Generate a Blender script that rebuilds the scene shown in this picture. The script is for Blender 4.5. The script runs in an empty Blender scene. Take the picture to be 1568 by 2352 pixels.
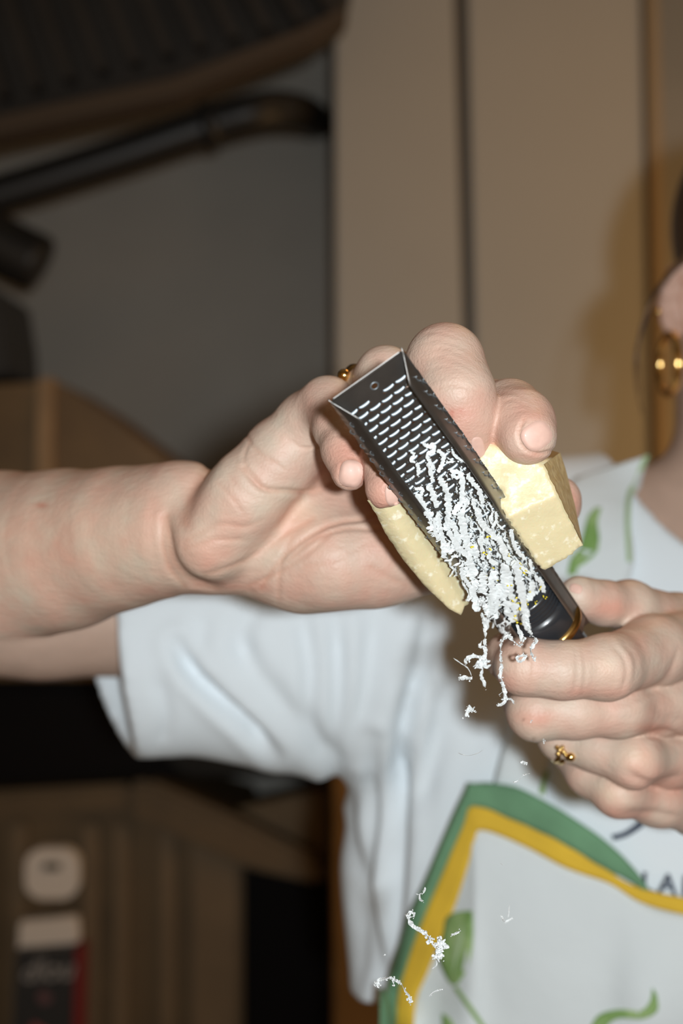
import bpy, bmesh, math, random
import numpy as np
from mathutils import Vector, Matrix
from mathutils.bvhtree import BVHTree
random.seed(7); np.random.seed(7)
C = bpy.context.scene.collection
scene = bpy.context.scene

# ------------------------------------------------------------------ camera, world, light, exposure
ZC = 1.40
FPX = 50.0 / 36.0 * 2352.0          # focal length in pixels of the 1568x2352 frame
cam_d = bpy.data.cameras.new('camera'); cam = bpy.data.objects.new('camera', cam_d); C.objects.link(cam)
cam.location = (0, 0, ZC); cam.rotation_euler = (math.radians(90), 0, 0)
cam_d.sensor_fit = 'VERTICAL'; cam_d.sensor_height = 36.0; cam_d.sensor_width = 24.0; cam_d.lens = 50.0
cam_d.clip_start = 0.02; cam_d.clip_end = 30
cam_d.dof.use_dof = True; cam_d.dof.focus_distance = 0.495; cam_d.dof.aperture_fstop = 6.3
scene.camera = cam

w = bpy.data.worlds.new('world'); scene.world = w; w.use_nodes = True
w.node_tree.nodes['Background'].inputs[0].default_value = (1.0, 0.60, 0.27, 1)
w.node_tree.nodes['Background'].inputs[1].default_value = 0.24

def area(name, loc, target, size, power, col, size_y=None):
    l = bpy.data.lights.new(name, 'AREA'); l.energy = power; l.color = col; l.size = size
    if size_y: l.shape = 'RECTANGLE'; l.size_y = size_y
    o = bpy.data.objects.new(name, l); C.objects.link(o); o.location = loc
    o.rotation_euler = (Vector(target) - Vector(loc)).to_track_quat('-Z', 'Y').to_euler()
    return o
# the camera flash (held just behind and to the right of the lens)
area('flash_light', (0.060, -0.20, ZC + 0.012), (0.05, 0.6, ZC - 0.02), 0.03, 7.2, (0.90, 0.97, 1.0))
# warm room lamps: one high behind the person, one low to the right of the wall
area('ceiling_lamp_light', (0.55, 1.25, 2.45), (0.3, 1.0, 1.3), 0.35, 3.0, (1.0, 0.55, 0.22))
area('worktop_lamp_light', (1.05, 1.55, 1.15), (0.55, 2.1, 1.45), 0.3, 3.6, (1.0, 0.58, 0.22))

vs = scene.view_settings
vs.view_transform = 'Standard'; vs.look = 'None'; vs.gamma = 1.0; vs.use_curve_mapping = False; vs.exposure = 0.0

# ------------------------------------------------------------------ helpers
def P(px, py, d):
    return Vector(((px - 784) * d / FPX, d, ZC - (py - 1176) * d / FPX))
def pix(p):                                       # numpy points (n,3) -> pixels
    p = np.asarray(p); return 784 + p[:, 0] / p[:, 1] * FPX, 1176 - (p[:, 2] - ZC) / p[:, 1] * FPX

def s2l(c):
    return tuple(((x / 255) / 12.92 if x / 255 <= .04045 else ((x / 255 + .055) / 1.055) ** 2.4) for x in c)

def mat(name, col, rough=0.6, metal=0.0, bump=None, var=None, sss=0.0, spec=0.5, attr=None, coat=0.0, trans=0.0, aniso=None):
    """col linear rgb; bump=(scale,strength,detail,distance); var=(scale,amount) colour mottling in object space"""
    m = bpy.data.materials.new(name); m.use_nodes = True
    nt = m.node_tree; N = nt.nodes; L = nt.links; b = N['Principled BSDF']
    b.inputs['Base Color'].default_value = (*col, 1); b.inputs['Roughness'].default_value = rough
    b.inputs['Metallic'].default_value = metal; b.inputs['Specular IOR Level'].default_value = spec
    b.inputs['Coat Weight'].default_value = coat
    if sss:
        b.inputs['Subsurface Weight'].default_value = sss; b.inputs['Subsurface Radius'].default_value = (1.0, .35, .2)
        b.inputs['Subsurface Scale'].default_value = 0.004
    tc = N.new('ShaderNodeTexCoord'); out = None
    if var:
        n = N.new('ShaderNodeTexNoise'); n.inputs['Scale'].default_value = var[0]; n.inputs['Detail'].default_value = 5
        L.new(tc.outputs['Object'], n.inputs['Vector'])
        r = N.new('ShaderNodeValToRGB'); a = var[1]
        c2 = var[2] if len(var) > 2 else tuple(min(1, c * (1 + a)) for c in col)
        r.color_ramp.elements[0].position = .35; r.color_ramp.elements[1].position = .68
        r.color_ramp.elements[0].color = (*[c * (1 - a) for c in col], 1) if len(var) < 3 else (*col, 1)
        r.color_ramp.elements[1].color = (*c2, 1)
        L.new(n.outputs['Fac'], r.inputs['Fac']); out = r.outputs['Color']
    if attr:
        at = N.new('ShaderNodeAttribute'); at.attribute_name = attr
        mx = N.new('ShaderNodeMix'); mx.data_type = 'RGBA'; mx.blend_type = 'MULTIPLY'; mx.inputs[0].default_value = 1
        if out: L.new(out, mx.inputs[6])
        else: mx.inputs[6].default_value = (*col, 1)
        L.new(at.outputs['Color'], mx.inputs[7]); out = mx.outputs[2]
    if out: L.new(out, b.inputs['Base Color'])
    if bump:
        prev = None
        for bb in (bump if isinstance(bump, list) else [bump]):
            n = N.new('ShaderNodeTexNoise'); n.inputs['Scale'].default_value = bb[0]; n.inputs['Detail'].default_value = bb[2]
            if len(bb) > 4:
                mp = N.new('ShaderNodeMapping'); mp.inputs['Scale'].default_value = bb[4]
                if len(bb) > 5: mp.inputs['Rotation'].default_value = bb[5]
                L.new(tc.outputs['Object'], mp.inputs['Vector']); L.new(mp.outputs[0], n.inputs['Vector'])
            else: L.new(tc.outputs['Object'], n.inputs['Vector'])
            bm_ = N.new('ShaderNodeBump'); bm_.inputs['Strength'].default_value = bb[1]; bm_.inputs['Distance'].default_value = bb[3]
            L.new(n.outputs['Fac'], bm_.inputs['Height'])
            if prev: L.new(prev, bm_.inputs['Normal'])
            prev = bm_.outputs['Normal']
        L.new(prev, b.inputs['Normal'])
    return m

def mesh_obj(name, verts, faces, m, parent=None, smooth=True):
    me = bpy.data.meshes.new(name)
    me.from_pydata([tuple(v) for v in verts], [], [tuple(f) for f in faces]); me.update()
    if smooth: me.polygons.foreach_set('use_smooth', [True] * len(me.polygons))
    if m: me.materials.append(m)
    o = bpy.data.objects.new(name, me); C.objects.link(o)
    if parent: o.parent = parent
    return o
def bm_obj(name, bm, m, parent=None, smooth=False):
    me = bpy.data.meshes.new(name); bm.normal_update(); bm.to_mesh(me); bm.free()
    if smooth: me.polygons.foreach_set('use_smooth', [True] * len(me.polygons))
    if m: me.materials.append(m)
    o = bpy.data.objects.new(name, me); C.objects.link(o)
    if parent: o.parent = parent
    return o
def tag(o, label=None, cat=None, group=None, kind=None):
    if label: o['label'] = label
    if cat: o['category'] = cat
    if group: o['group'] = group
    if kind: o['kind'] = kind
    return o
def empty(name, loc=(0, 0, 0)):
    o = bpy.data.objects.new(name, None); C.objects.link(o); o.location = loc; o.empty_display_size = .01
    return o
def sub(o, lv=1):
    md = o.modifiers.new('subdivision', 'SUBSURF'); md.levels = lv; md.render_levels = lv; return o

def box_bm(bm, c, size, rot=None, bev=0.0):
    r = bmesh.ops.create_cube(bm, size=1.0)
    M = Matrix.Translation(c) @ (rot.to_4x4() if rot else Matrix.Identity(4)) @ Matrix.Diagonal((*size, 1))
    bmesh.ops.transform(bm, matrix=M, verts=r['verts'])
    if bev:
        es = list({e for v in r['verts'] for e in v.link_edges})
        bmesh.ops.bevel(bm, geom=es, offset=bev, segments=3, affect='EDGES', profile=.5)
    return bm
def box(name, c, size, m, parent=None, rot=None, bev=0.0):
    return bm_obj(name, box_bm(bmesh.new(), c, size, rot, bev), m, parent)

def smooth_path(pts, n=8):
    pts = [Vector(p) for p in pts]; out = []
    q = [pts[0]] + pts + [pts[-1]]
    for i in range(1, len(q) - 2):
        for k in range(n):
            t = k / n; a, b, c, d = q[i - 1], q[i], q[i + 1], q[i + 2]
            out.append(.5 * ((2 * b) + (c - a) * t + (2 * a - 5 * b + 4 * c - d) * t * t + (3 * b - a - 3 * c + d) * t ** 3))
    out.append(pts[-1]); return out
def tube_mesh(pts, rad, seg=12):
    """rad: float or list; returns verts, faces"""
    vs_, fs = [], []; n = len(pts); up = Vector((0.13, .2, 1))
    for i, p in enumerate(pts):
        t = (pts[min(i + 1, n - 1)] - pts[max(i - 1, 0)]).normalized()
        s = t.cross(up).normalized(); u = s.cross(t); r = rad[i] if hasattr(rad, '__len__') else rad
        up = u
        for k in range(seg):
            a = 2 * math.pi * k / seg; vs_.append(p + (s * math.cos(a) + u * math.sin(a)) * r)
    for i in range(n - 1):
        for k in range(seg):
            a = i * seg + k; b = i * seg + (k + 1) % seg; fs.append((a, b, b + seg, a + seg))
    fs.append(tuple(range(seg - 1, -1, -1))); fs.append(tuple(range((n - 1) * seg, n * seg)))
    return vs_, fs
def torus(name, c, R, r, nrm, m, parent=None, seg=40, sc=1.0):
    q = Vector(nrm).to_track_quat('Z', 'Y').to_matrix(); vs_, fs = [], []; k = 10
    for i in range(seg):
        a = 2 * math.pi * i / seg
        for j in range(k):
            b = 2 * math.pi * j / k
            v = Vector(((R + r * math.cos(b)) * math.cos(a), (R + r * math.cos(b)) * math.sin(a), r * sc * math.sin(b)))
            vs_.append(Vector(c) + q @ v); fs.append((i * k + j, ((i + 1) % seg) * k + j, ((i + 1) % seg) * k + (j + 1) % k, i * k + (j + 1) % k))
    return mesh_obj(name, vs_, fs, m, parent)

# ------------------------------------------------------------------ distance fields -> one continuous skin (surface nets)
class Field:
    def __init__(s, lo, hi, h):
        s.lo = np.array(lo, float); s.h = h; s.n = np.ceil((np.array(hi) - s.lo) / h).astype(int) + 1
    def new(s): return np.full(s.n, 1.0, np.float32)
    def win(s, lo, hi):
        a = np.clip(np.floor((lo - s.lo) / s.h).astype(int), 0, s.n); b = np.clip(np.ceil((hi - s.lo) / s.h).astype(int) + 1, 0, s.n)
        return a, b
    def axes(s, a, b):
        g = [s.lo[i] + s.h * np.arange(a[i], b[i], dtype=np.float32) for i in range(3)]
        return g[0][:, None, None], g[1][None, :, None], g[2][None, None, :]
    def cone(s, G, p, q, r1, r2, k, sy=1.0, op='add'):
        """round cone p-q, sy>1 flattens it along y about its axis"""
        p = np.array(p, float); q = np.array(q, float); m = k * 1.5 + 4 * s.h; R = max(r1, r2) + m
        a, b = s.win(np.minimum(p, q) - R, np.maximum(p, q) + R)
        if np.any(b <= a): return
        X, Y, Z = s.axes(a, b)
        ym = p[1]; v = q - p; L2 = v @ v + 1e-12
        dx, dy, dz = X - p[0], Y - p[1], Z - p[2]
        t = np.clip((dx * v[0] + dy * v[1] + dz * v[2]) / L2, 0, 1)
        D = np.sqrt((dx - t * v[0]) ** 2 + ((dy - t * v[1]) * sy) ** 2 + (dz - t * v[2]) ** 2) - (r1 + (r2 - r1) * t)
        s.mix(G, a, b, D.astype(np.float32), k, op)
    def ell(s, G, c, r, k, rot=None, op='add'):
        c = np.array(c, float); r = np.array(r, float); R = r.max() + 1.5 * k + 4 * s.h
        a, b = s.win(c - R, c + R)
        if np.any(b <= a): return
        X, Y, Z = s.axes(a, b); X, Y, Z = X - c[0], Y - c[1], Z - c[2]
        if rot is not None:
            M = np.array(rot.transposed()); X, Y, Z = [M[i][0] * X + M[i][1] * Y + M[i][2] * Z for i in range(3)]
        k0 = np.sqrt((X / r[0]) ** 2 + (Y / r[1]) ** 2 + (Z / r[2]) ** 2)
        k1 = np.sqrt((X / r[0] ** 2) ** 2 + (Y / r[1] ** 2) ** 2 + (Z / r[2] ** 2) ** 2) + 1e-9
        s.mix(G, a, b, (k0 * (k0 - 1) / k1).astype(np.float32), k, op)
    def mix(s, G, a, b, D, k, op):
        sl = tuple(slice(a[i], b[i]) for i in range(3)); g = G[sl]
        if op == 'add':
            h = np.clip(.5 + .5 * (g - D) / k, 0, 1); G[sl] = g + (D - g) * h - k * h * (1 - h)
        else:
            D = -D; h = np.clip(.5 - .5 * (g - D) / k, 0, 1); G[sl] = g + (D - g) * h + k * h * (1 - h)
def smin(A, B, k):
    h = np.clip(.5 + .5 * (A - B) / k, 0, 1); return A + (B - A) * h - k * h * (1 - h)
def nets(F, G):
    """naive surface nets: returns verts (n,3), quads (m,4)"""
    S = G < 0; n = G.shape
    cs = [(i, j, k) for i in (0, 1) for j in (0, 1) for k in (0, 1)]
    def corner(A, c): return A[c[0]:n[0] - 1 + c[0], c[1]:n[1] - 1 + c[1], c[2]:n[2] - 1 + c[2]]
    cnt = sum(corner(S, c).astype(np.int8) for c in cs)
    act = (cnt > 0) & (cnt < 8); idx = np.argwhere(act); ids = np.full(act.shape, -1, np.int32); ids[act] = np.arange(len(idx))
    acc = np.zeros((len(idx), 3)); num = np.zeros(len(idx))
    val = {c: G[idx[:, 0] + c[0], idx[:, 1] + c[1], idx[:, 2] + c[2]].astype(float) for c in cs}
    for c in cs:
        for ax in range(3):
            if c[ax] == 0:
                e = list(c); e[ax] = 1; e = tuple(e); a, b = val[c], val[e]
                m = (a < 0) != (b < 0); t = a / np.where(m, a - b, 1)
                pt = np.array(c, float)[None, :].repeat(len(idx), 0); pt[:, ax] += t
                acc[m] += pt[m]; num[m] += 1
    V = F.lo + F.h * (idx + acc / num[:, None]); Q = []
    for ax in range(3):
        o1, o2 = [(1, 2), (2, 0), (0, 1)][ax]
        sl0 = [slice(None)] * 3; sl1 = [slice(None)] * 3; sl0[ax] = slice(0, n[ax] - 1); sl1[ax] = slice(1, n[ax])
        A, B = S[tuple(sl0)], S[tuple(sl1)]; e = np.argwhere(A != B)
        e = e[(e[:, o1] > 0) & (e[:, o2] > 0) & (e[:, o1] < n[o1] - 1) & (e[:, o2] < n[o2] - 1)]
        def cell(d1, d2):
            q = e.copy(); q[:, o1] -= d1; q[:, o2] -= d2; return ids[q[:, 0], q[:, 1], q[:, 2]]
        q = np.stack([cell(1, 1), cell(0, 1), cell(0, 0), cell(1, 0)], 1)
        fl = ~A[e[:, 0], e[:, 1], e[:, 2]]; q[fl] = q[fl][:, ::-1]; Q.append(q)
    Q = np.concatenate(Q); return V, Q[(Q >= 0).all(1)]
def relax(V, Q, it=3, lam=.5):
    e = np.concatenate([Q[:, [0, 1]], Q[:, [1, 2]], Q[:, [2, 3]], Q[:, [3, 0]]]); n = len(V)
    for k in range(it):
        for l in (lam, -lam * 1.04):
            acc = np.zeros_like(V); c = np.bincount(e.ravel(), minlength=n)[:, None] + 1e-9
            for i in range(3): acc[:, i] = np.bincount(e[:, 0], V[e[:, 1], i], n) + np.bincount(e[:, 1], V[e[:, 0], i], n)
            V = V + l * (acc / c - V)
    return V
def normals(V, Q):
    fn = np.cross(V[Q[:, 2]] - V[Q[:, 0]], V[Q[:, 3]] - V[Q[:, 1]]); N = np.zeros_like(V)
    for j in range(4):
        for i in range(3): N[:, i] += np.bincount(Q[:, j], fn[:, i], len(V))
    return N / (np.linalg.norm(N, axis=1)[:, None] + 1e-12)
def np_mesh(name, V, Q, m, parent=None, col=None):
    me = bpy.data.meshes.new(name); me.vertices.add(len(V)); me.vertices.foreach_set('co', V.astype(np.float32).ravel())
    me.loops.add(Q.size); me.loops.foreach_set('vertex_index', Q.astype(np.int32).ravel())
    me.polygons.add(len(Q)); me.polygons.foreach_set('loop_start', np.arange(0, Q.size, 4, dtype=np.int32))
    me.polygons.foreach_set('use_smooth', np.ones(len(Q), bool)); me.update(calc_edges=True); me.validate()
    if col is not None:
        at = me.color_attributes.new('tint', 'FLOAT_COLOR', 'POINT'); at.data.foreach_set('color', np.concatenate([col, np.ones((len(V), 1))], 1).astype(np.float32).ravel())
    me.materials.append(m); o = bpy.data.objects.new(name, me); C.objects.link(o)
    if parent: o.parent = parent
    return o
def seg_dist(px, py, line):
    """distance in pixels to a polyline, and position along it 0..1"""
    L = [math.dist(line[i], line[i + 1]) for i in range(len(line) - 1)]; T = sum(L); best = np.full(len(px), 1e9); pos = np.zeros(len(px)); s0 = 0
    for i in range(len(line) - 1):
        a = np.array(line[i], float); b = np.array(line[i + 1], float); v = b - a
        t = np.clip(((px - a[0]) * v[0] + (py - a[1]) * v[1]) / (v @ v), 0, 1)
        d = np.hypot(px - a[0] - t * v[0], py - a[1] - t * v[1]); m = d < best
        best[m] = d[m]; pos[m] = (s0 + t[m] * L[i]) / T; s0 += L[i]
    return best, pos
def crease(V, N, lines, drange, scale=1.0):
    """press folds (polyline, half width px, depth px) into the side that faces the photographer"""
    px, py = pix(V); off = np.zeros(len(V)); front = (N[:, 1] < 0.35) & (V[:, 1] > drange[0]) & (V[:, 1] < drange[1])
    for line, wd, dp in lines:
        sp = [tuple(v[:2]) for v in smooth_path([(x, y, 0) for x, y in line], 4)]
        d, t = seg_dist(px, py, sp); fade = np.clip(np.minimum(t, 1 - t) * 6, 0, 1)
        off += np.where(front, dp * scale * np.exp(-(d / wd) ** 2) * (0.25 + .75 * fade) - .14 * dp * scale * np.exp(-((d - 2.2 * wd) / wd) ** 2), 0)
    return V - N * (off * V[:, 1] / FPX)[:, None]

# ------------------------------------------------------------------ materials
M = {}
M['wall'] = mat('grey_wall', (.46, .43, .38), .55, bump=(30, .1, 4, .002), var=(3, .08))
M['wall_dark'] = mat('dark_wall', (.19, .175, .155), .5, var=(2.5, .12))
M['panel'] = mat('cabinet_panel', (.44, .43, .40), .45, var=(2.0, .05), spec=.4)
M['seam'] = mat('seam_brown', (.15, .115, .08), .6)
M['trim'] = mat('cabinet_side', (.36, .27, .17), .6)
M['ceiling'] = mat('ceiling_paint', (.5, .46, .4), .8)
M['floor'] = mat('floor_tiles', (.25, .2, .15), .5, var=(6, .2))
M['hood'] = mat('hood_metal', (.028, .024, .02), .6, .3, var=(8, .2))
M['hood_rim'] = mat('hood_rim', (.055, .036, .02), .7)
M['pipe'] = mat('pipe_black', (.018, .017, .016), .45)
M['wood'] = mat('brown_wood', (.17, .10, .035), .55, var=(9, .25), bump=(60, .15, 4, .001, (1, 1, .08)))
M['wood_light'] = mat('light_wood', (.32, .20, .095), .55, var=(12, .15))
M['wood_dark'] = mat('dark_wood', (.115, .072, .030), .6, var=(9, .2))
M['black'] = mat('black_enamel_and_shade', (.005, .004, .004), .6, spec=.08)  # also stands for the shade inside the wooden unit's opening
M['white_plastic'] = mat('white_plastic', (.78, .70, .62), .4)
M['display'] = mat('dark_display', (.08, .07, .05), .3)
M['red'] = mat('red_print', (.20, .012, .010), .6)
M['batten'] = mat('batten_wood', (.155, .105, .055), .6, var=(9, .15))
M['grey_print'] = mat('grey_print', (.30, .285, .27), .6)
M['black_card'] = mat('black_card', (.02, .021, .023), .5)

def struct(o): o['kind'] = 'structure'; return o
# ------------------------------------------------------------------ the room shell
struct(box('floor', (0, .6, -.05), (4.6, 4.0, .1), M['floor']))
struct(box('ceiling', (0, .6, 2.75), (4.6, 4.0, .1), M['ceiling']))
struct(box('wall_back', (0, 2.55, 1.35), (4.6, .1, 2.8), M['wall']))
struct(box('wall_left', (-2.25, .6, 1.35), (.1, 4.0, 2.8), M['wall']))
struct(box('wall_right', (2.25, .6, 1.35), (.1, 4.0, 2.8), M['wall']))

def prism(name, pts, d, thick, m, parent=None, bev=0.004):
    """outline given on the plane at distance d, extruded away from the viewer"""
    bm = bmesh.new(); vs_ = [bm.verts.new(P(x, y, d)) for x, y in pts]; f = bm.faces.new(vs_)
    r = bmesh.ops.extrude_face_region(bm, geom=[f]); nv = [v for v in r['geom'] if isinstance(v, bmesh.types.BMVert)]
    bmesh.ops.translate(bm, vec=(0, thick, 0), verts=nv); bmesh.ops.recalc_face_normals(bm, faces=bm.faces)
    if bev: bmesh.ops.bevel(bm, geom=list(bm.edges), offset=bev, segments=2, affect='EDGES')
    return bm_obj(name, bm, m, parent)

# tall pale cabinet: two tall panels with dark seams between
t = tag(empty('tall_cabinet', P(1150, 3400, 2.0)), 'tall pale beige cabinet with flat doors behind the grating hands', 'cabinet')
def at0(o, root):
    o.parent = root; o.matrix_parent_inverse = Matrix.Translation(-root.location); return o
at0(prism('carcass', [(765, -600), (1490, -600), (1505, 3400), (775, 3400)], 2.06, .42, M['seam']), t)
at0(prism('door_panel', [(766, -560), (1030, -560), (1042, 0), (1078, 1300), (1085, 3380), (778, 3380)], 2.035, .022, M['panel']), t)
at0(prism('door_panel', [(1062, -560), (1455, -560), (1472, 0), (1500, 1300), (1500, 3380), (1108, 3380), (1100, 1300)], 2.03, .022, M['panel']), t)
at0(prism('side_trim', [(1476, -560), (1500, -560), (1545, 1300), (1545, 3380), (1512, 3380), (1506, 1300)], 2.02, .05, M['trim']), t)

# extractor hood with grille slats (top left)
t = tag(empty('extractor_hood', P(200, 60, 1.75)), 'dark metal extractor hood with ribbed grille above the pipe', 'hood')
at0(prism('hood_body', [(-700, -500), (900, -600), (790, 10), (700, 60), (400, 175), (0, 262), (-700, 420)], 1.80, .12, M['hood']), t)
at0(prism('hood_rim', [(-700, 420), (0, 262), (400, 175), (700, 60), (790, 10), (800, 34), (720, 92), (410, 222), (0, 312), (-700, 480)], 1.74, .05, M['hood_rim']), t)
for i in range(11):
    x = -90 + i * 76
    s = prism('grille_slat', [(x - 40, -170), (x - 12, -170), (x + 108 , 215 - i * 19), (x + 84, 222 - i * 19)], 1.77, .04, M['hood'], bev=.002)
    at0(s, t)

# black pipe under the hood
t = tag(empty('extractor_pipe', P(300, 350, 1.95)), 'black round pipe with collar running under the hood rim', 'pipe')
pp = smooth_path([P(-400, 560, 1.98), P(0, 445, 1.98), P(250, 366, 1.98), P(480, 288, 1.98), P(590, 257, 1.98), P(650, 252, 2.02), P(698, 262, 2.13), P(722, 276, 2.3), P(730, 285, 2.52)], 8)
v, f = tube_mesh(pp, 45 * 1.98 / FPX, 20); at0(mesh_obj('tube', v, f, M['pipe']), t)
v, f = tube_mesh([P(464, 293, 1.98), P(500, 282, 1.98)], 54 * 1.98 / FPX, 20); at0(mesh_obj('collar', v, f, M['pipe']), t)
t = tag(empty('wall_bracket', P(60, 600, 1.9)), 'dark rounded bracket end on the wall below the pipe', 'bracket')
v, f = tube_mesh(smooth_path([P(-260, 430, 1.95), P(-60, 530, 1.95), P(30, 578, 1.95), P(80, 602, 1.95), P(98, 612, 1.95)], 5), [68 * 1.95 / FPX] * 17 + [62 * 1.95 / FPX] * 2 + [50 * 1.95 / FPX, 34 * 1.95 / FPX], 20)
at0(mesh_obj('bracket_arm', v, f, M['pipe']), t)
t = tag(prism('dark_post', [(-300, 660), (-5, 660), (14, 780), (18, 862), (-300, 862)], 1.93, .2, M['pipe']), 'dark upright post at the left edge above the brown cabinet', 'post')

# brown cabinet with a sloping top edge (left, above the forearm)
t = tag(empty('wooden_cabinet', P(100, 1500, 1.85)), 'brown wooden cabinet with a sloping top edge and a pale corner strip', 'cabinet')
at0(prism('cabinet_side', [(-500, 905), (84, 878), (122, 872), (230, 940), (420, 1085), (700, 1290), (700, 1560), (-500, 1562)], 1.88, .3, M['wood']), t)
at0(prism('corner_strip', [(84, 868), (122, 866), (116, 1560), (70, 1560)], 1.865, .05, M['wood_light'], bev=.003), t)
# black oven front
t = tag(empty('oven', P(300, 1800, 1.9)), 'black oven front under the brown cabinet behind the bare arm', 'oven')
at0(prism('oven_front', [(-600, 1570), (750, 1570), (750, 1790), (300, 1785), (-600, 1830)], 1.90, .4, M['black'], bev=.01), t)
at0(prism('control_strip', [(330, 1690), (750, 1640), (750, 1785), (420, 1782)], 1.885, .03, mat('smoked_panel', (.012, .011, .009), .5, spec=.15), bev=.006), t)
# lower wooden unit with battens, a beam and a dark opening
t = tag(empty('slatted_wooden_unit', P(300, 2400, 1.9)), 'low brown wooden unit with upright battens and a dark opening', 'cabinet')
at0(prism('unit_front', [(-600, 1840), (230, 1800), (560, 1900), (552, 3600), (-600, 3600)], 1.96, .3, M['wood_dark']), t)
for x0, x1, dx, mm in ((-60, -20, -14, 'wood_dark'), (22, 62, -14, 'batten'), (188, 228, -12, 'batten'), (262, 296, -10, 'batten'), (366, 402, -6, 'batten'), (440, 545, -4, 'batten')):
    at0(prism('batten', [(x0, 1890), (x1, 1890), (x1 + dx, 3600), (x0 + dx, 3600)], 1.945, .03, M[mm], bev=.004), t)
at0(prism('opening', [(548, 1960), (750, 1960), (750, 3600), (530, 3600)], 1.99, .3, M['black']), t)  # solid block; the recess's shade is put into its black colour
at0(prism('top_beam', [(290, 1800), (340, 1790), (560, 1885), (735, 1975), (735, 2036), (560, 1995), (300, 1880)], 1.925, .06, M['wood_dark'], bev=.008), t)
at0(prism('shelf_board', [(500, 1870), (750, 1810), (750, 2035), (700, 2005), (560, 1925)], 1.975, .05, M['wood'], bev=.006), t)
at0(prism('upper_rail', [(-600, 1852), (300, 1800), (300, 1860), (-600, 1908)], 1.925, .05, M['wood_dark'], bev=.006), t)
t = tag(prism('wooden_post', [(762, 1700), (905, 1700), (905, 3600), (768, 3600)], 1.9, .1, M['wood_light']), 'warm brown upright wooden post beside the waist of the shirt', 'post')

# things fixed on the wooden unit
t = tag(empty('timer', P(122, 2005, 1.93)), 'white rounded kitchen timer with a small dark display', 'timer')
bm = bmesh.new(); box_bm(bm, P(123, 2003, 1.925), (.073, .022, .068), None, .0); bmesh.ops.bevel(bm, geom=[e for e in bm.edges if abs((e.verts[0].co - e.verts[1].co).y) > .01], offset=.024, segments=8, affect='EDGES', profile=.5)
at0(bm_obj('casing', bm, M['white_plastic']), t)
at0(box('display', P(119, 1990, 1.913), (.023, .003, .010), M['display'], bev=.0005), t)
t = tag(empty('paper_pad', P(110, 2140, 1.93)), 'small white note pad between the timer and the black packet', 'note pad')
at0(prism('pad', [(44, 2118), (178, 2106), (182, 2166), (40, 2186)], 1.925, .02, M['white_plastic'], bev=.003), t)
t = tag(empty('black_packet', P(100, 2350, 1.93)), 'black packet with pale script lettering and a red side', 'packet')
pk = at0(prism('packet_front', [(36, 2188), (170, 2182), (160, 2560), (20, 2560)], 1.90, .045, M['black_card'], bev=.002), t)
at0(prism('red_side', [(171, 2178), (192, 2176), (184, 2560), (161, 2560)], 1.905, .04, M['red'], bev=.002), t)
def text(name, s, loc, size, m, parent, rz=0, ext=.0006, shear=0.0, rot=None):
    cu = bpy.data.curves.new(name, 'FONT'); cu.body = s; cu.size = size; cu.extrude = ext; cu.align_x = 'CENTER'; cu.align_y = 'CENTER'; cu.shear = shear; cu.materials.append(m); cu.offset = size * .012
    o = bpy.data.objects.new(name, cu); C.objects.link(o); o.location = loc
    o.rotation_euler = rot if rot else (math.pi / 2, rz, 0)
    bpy.context.view_layer.update(); dg = bpy.context.evaluated_depsgraph_get(); me = bpy.data.meshes.new_from_object(o.evaluated_get(dg))
    mo = bpy.data.objects.new(name, me); mo.location = o.location; mo.rotation_euler = o.rotation_euler; bpy.data.objects.remove(o, do_unlink=True); C.objects.link(mo); o = mo
    if parent: at0(o, parent)
    return o
text('script_lettering', 'dlou', P(106, 2230, 1.897), .040, M['grey_print'], t, rz=-.06, shear=.35)
v, f = tube_mesh([P(103, 2290, 1.898), P(103, 2290, 1.902)], .009, 20); at0(mesh_obj('red_dot', v, f, mat('dull_red', (.09, .02, .02), .6), smooth=False), t)
v, f = tube_mesh([P(100, 2372, 1.898), P(100, 2372, 1.902)], .019, 24); at0(mesh_obj('red_disc', v, f, M['red'], smooth=False), t)

# ------------------------------------------------------------------ the person
skin_m = mat('skin', (.60, .425, .335), .50, sss=.05, attr='tint', spec=.45, var=(70, .05),
             bump=[(1100, .45, 3, .0005), (420, .40, 4, .0007, (.35, 1, 1), (0, .6, 0)), (170, .18, 4, .0012, (1, 1, .3), (0, .5, 0))])
person = tag(empty('person', (0.28, .93, 0)), 'person in a white t-shirt and leaf print apron grating cheese', 'person')
def kid(o, parent=None):
    o.parent = person; o.matrix_parent_inverse = Matrix.Translation(-person.location); return o

def chain(F, G, pts, k, sy=1.0):
    """pts = (px, py, depth, radius px) joints"""
    for a, b in zip(pts[:-1], pts[1:]):
        F.cone(G, P(*a[:3]), P(*b[:3]), a[3] * a[2] / FPX, b[3] * b[2] / FPX, k, sy)
def ball(F, G, px, py, d, r, k): F.cone(G, P(px, py, d), P(px + .5, py, d), r * d / FPX, r * d / FPX, k)

# --- right hand and forearm (on the left of the picture), palm towards the camera
h = 0.0009
F1 = Field(P(-330, 1500, .60) * Vector((1, 0, 1)) + Vector((0, .445, -.03)), Vector((P(1420, 700, .60).x, .70, P(0, 690, .56).z)), h) if False else None
lo = np.array([-.205, .445, 1.345]); hi = np.array([.108, .68, 1.485])
F1 = Field(lo, hi, h); A = F1.new()
forearm_pts = [(-420, 1335, .69, 205), (0, 1287, .64, 193), (150, 1262, .62, 172), (280, 1235, .60, 150), (400, 1214, .585, 137), (480, 1220, .58, 122)]
chain(F1, A, forearm_pts, .012)
ball(F1, A, 432, 1138, .575, 64, .010)                    # wrist bone
chain(F1, A, [(520, 1245, .582, 112), (700, 1275, .578, 122), (850, 1272, .575, 122)], .010)   # palm
chain(F1, A, [(488, 1236, .562, 97), (560, 1140, .556, 92), (645, 1052, .553, 84)], .006)      # outer heel of the hand
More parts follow.
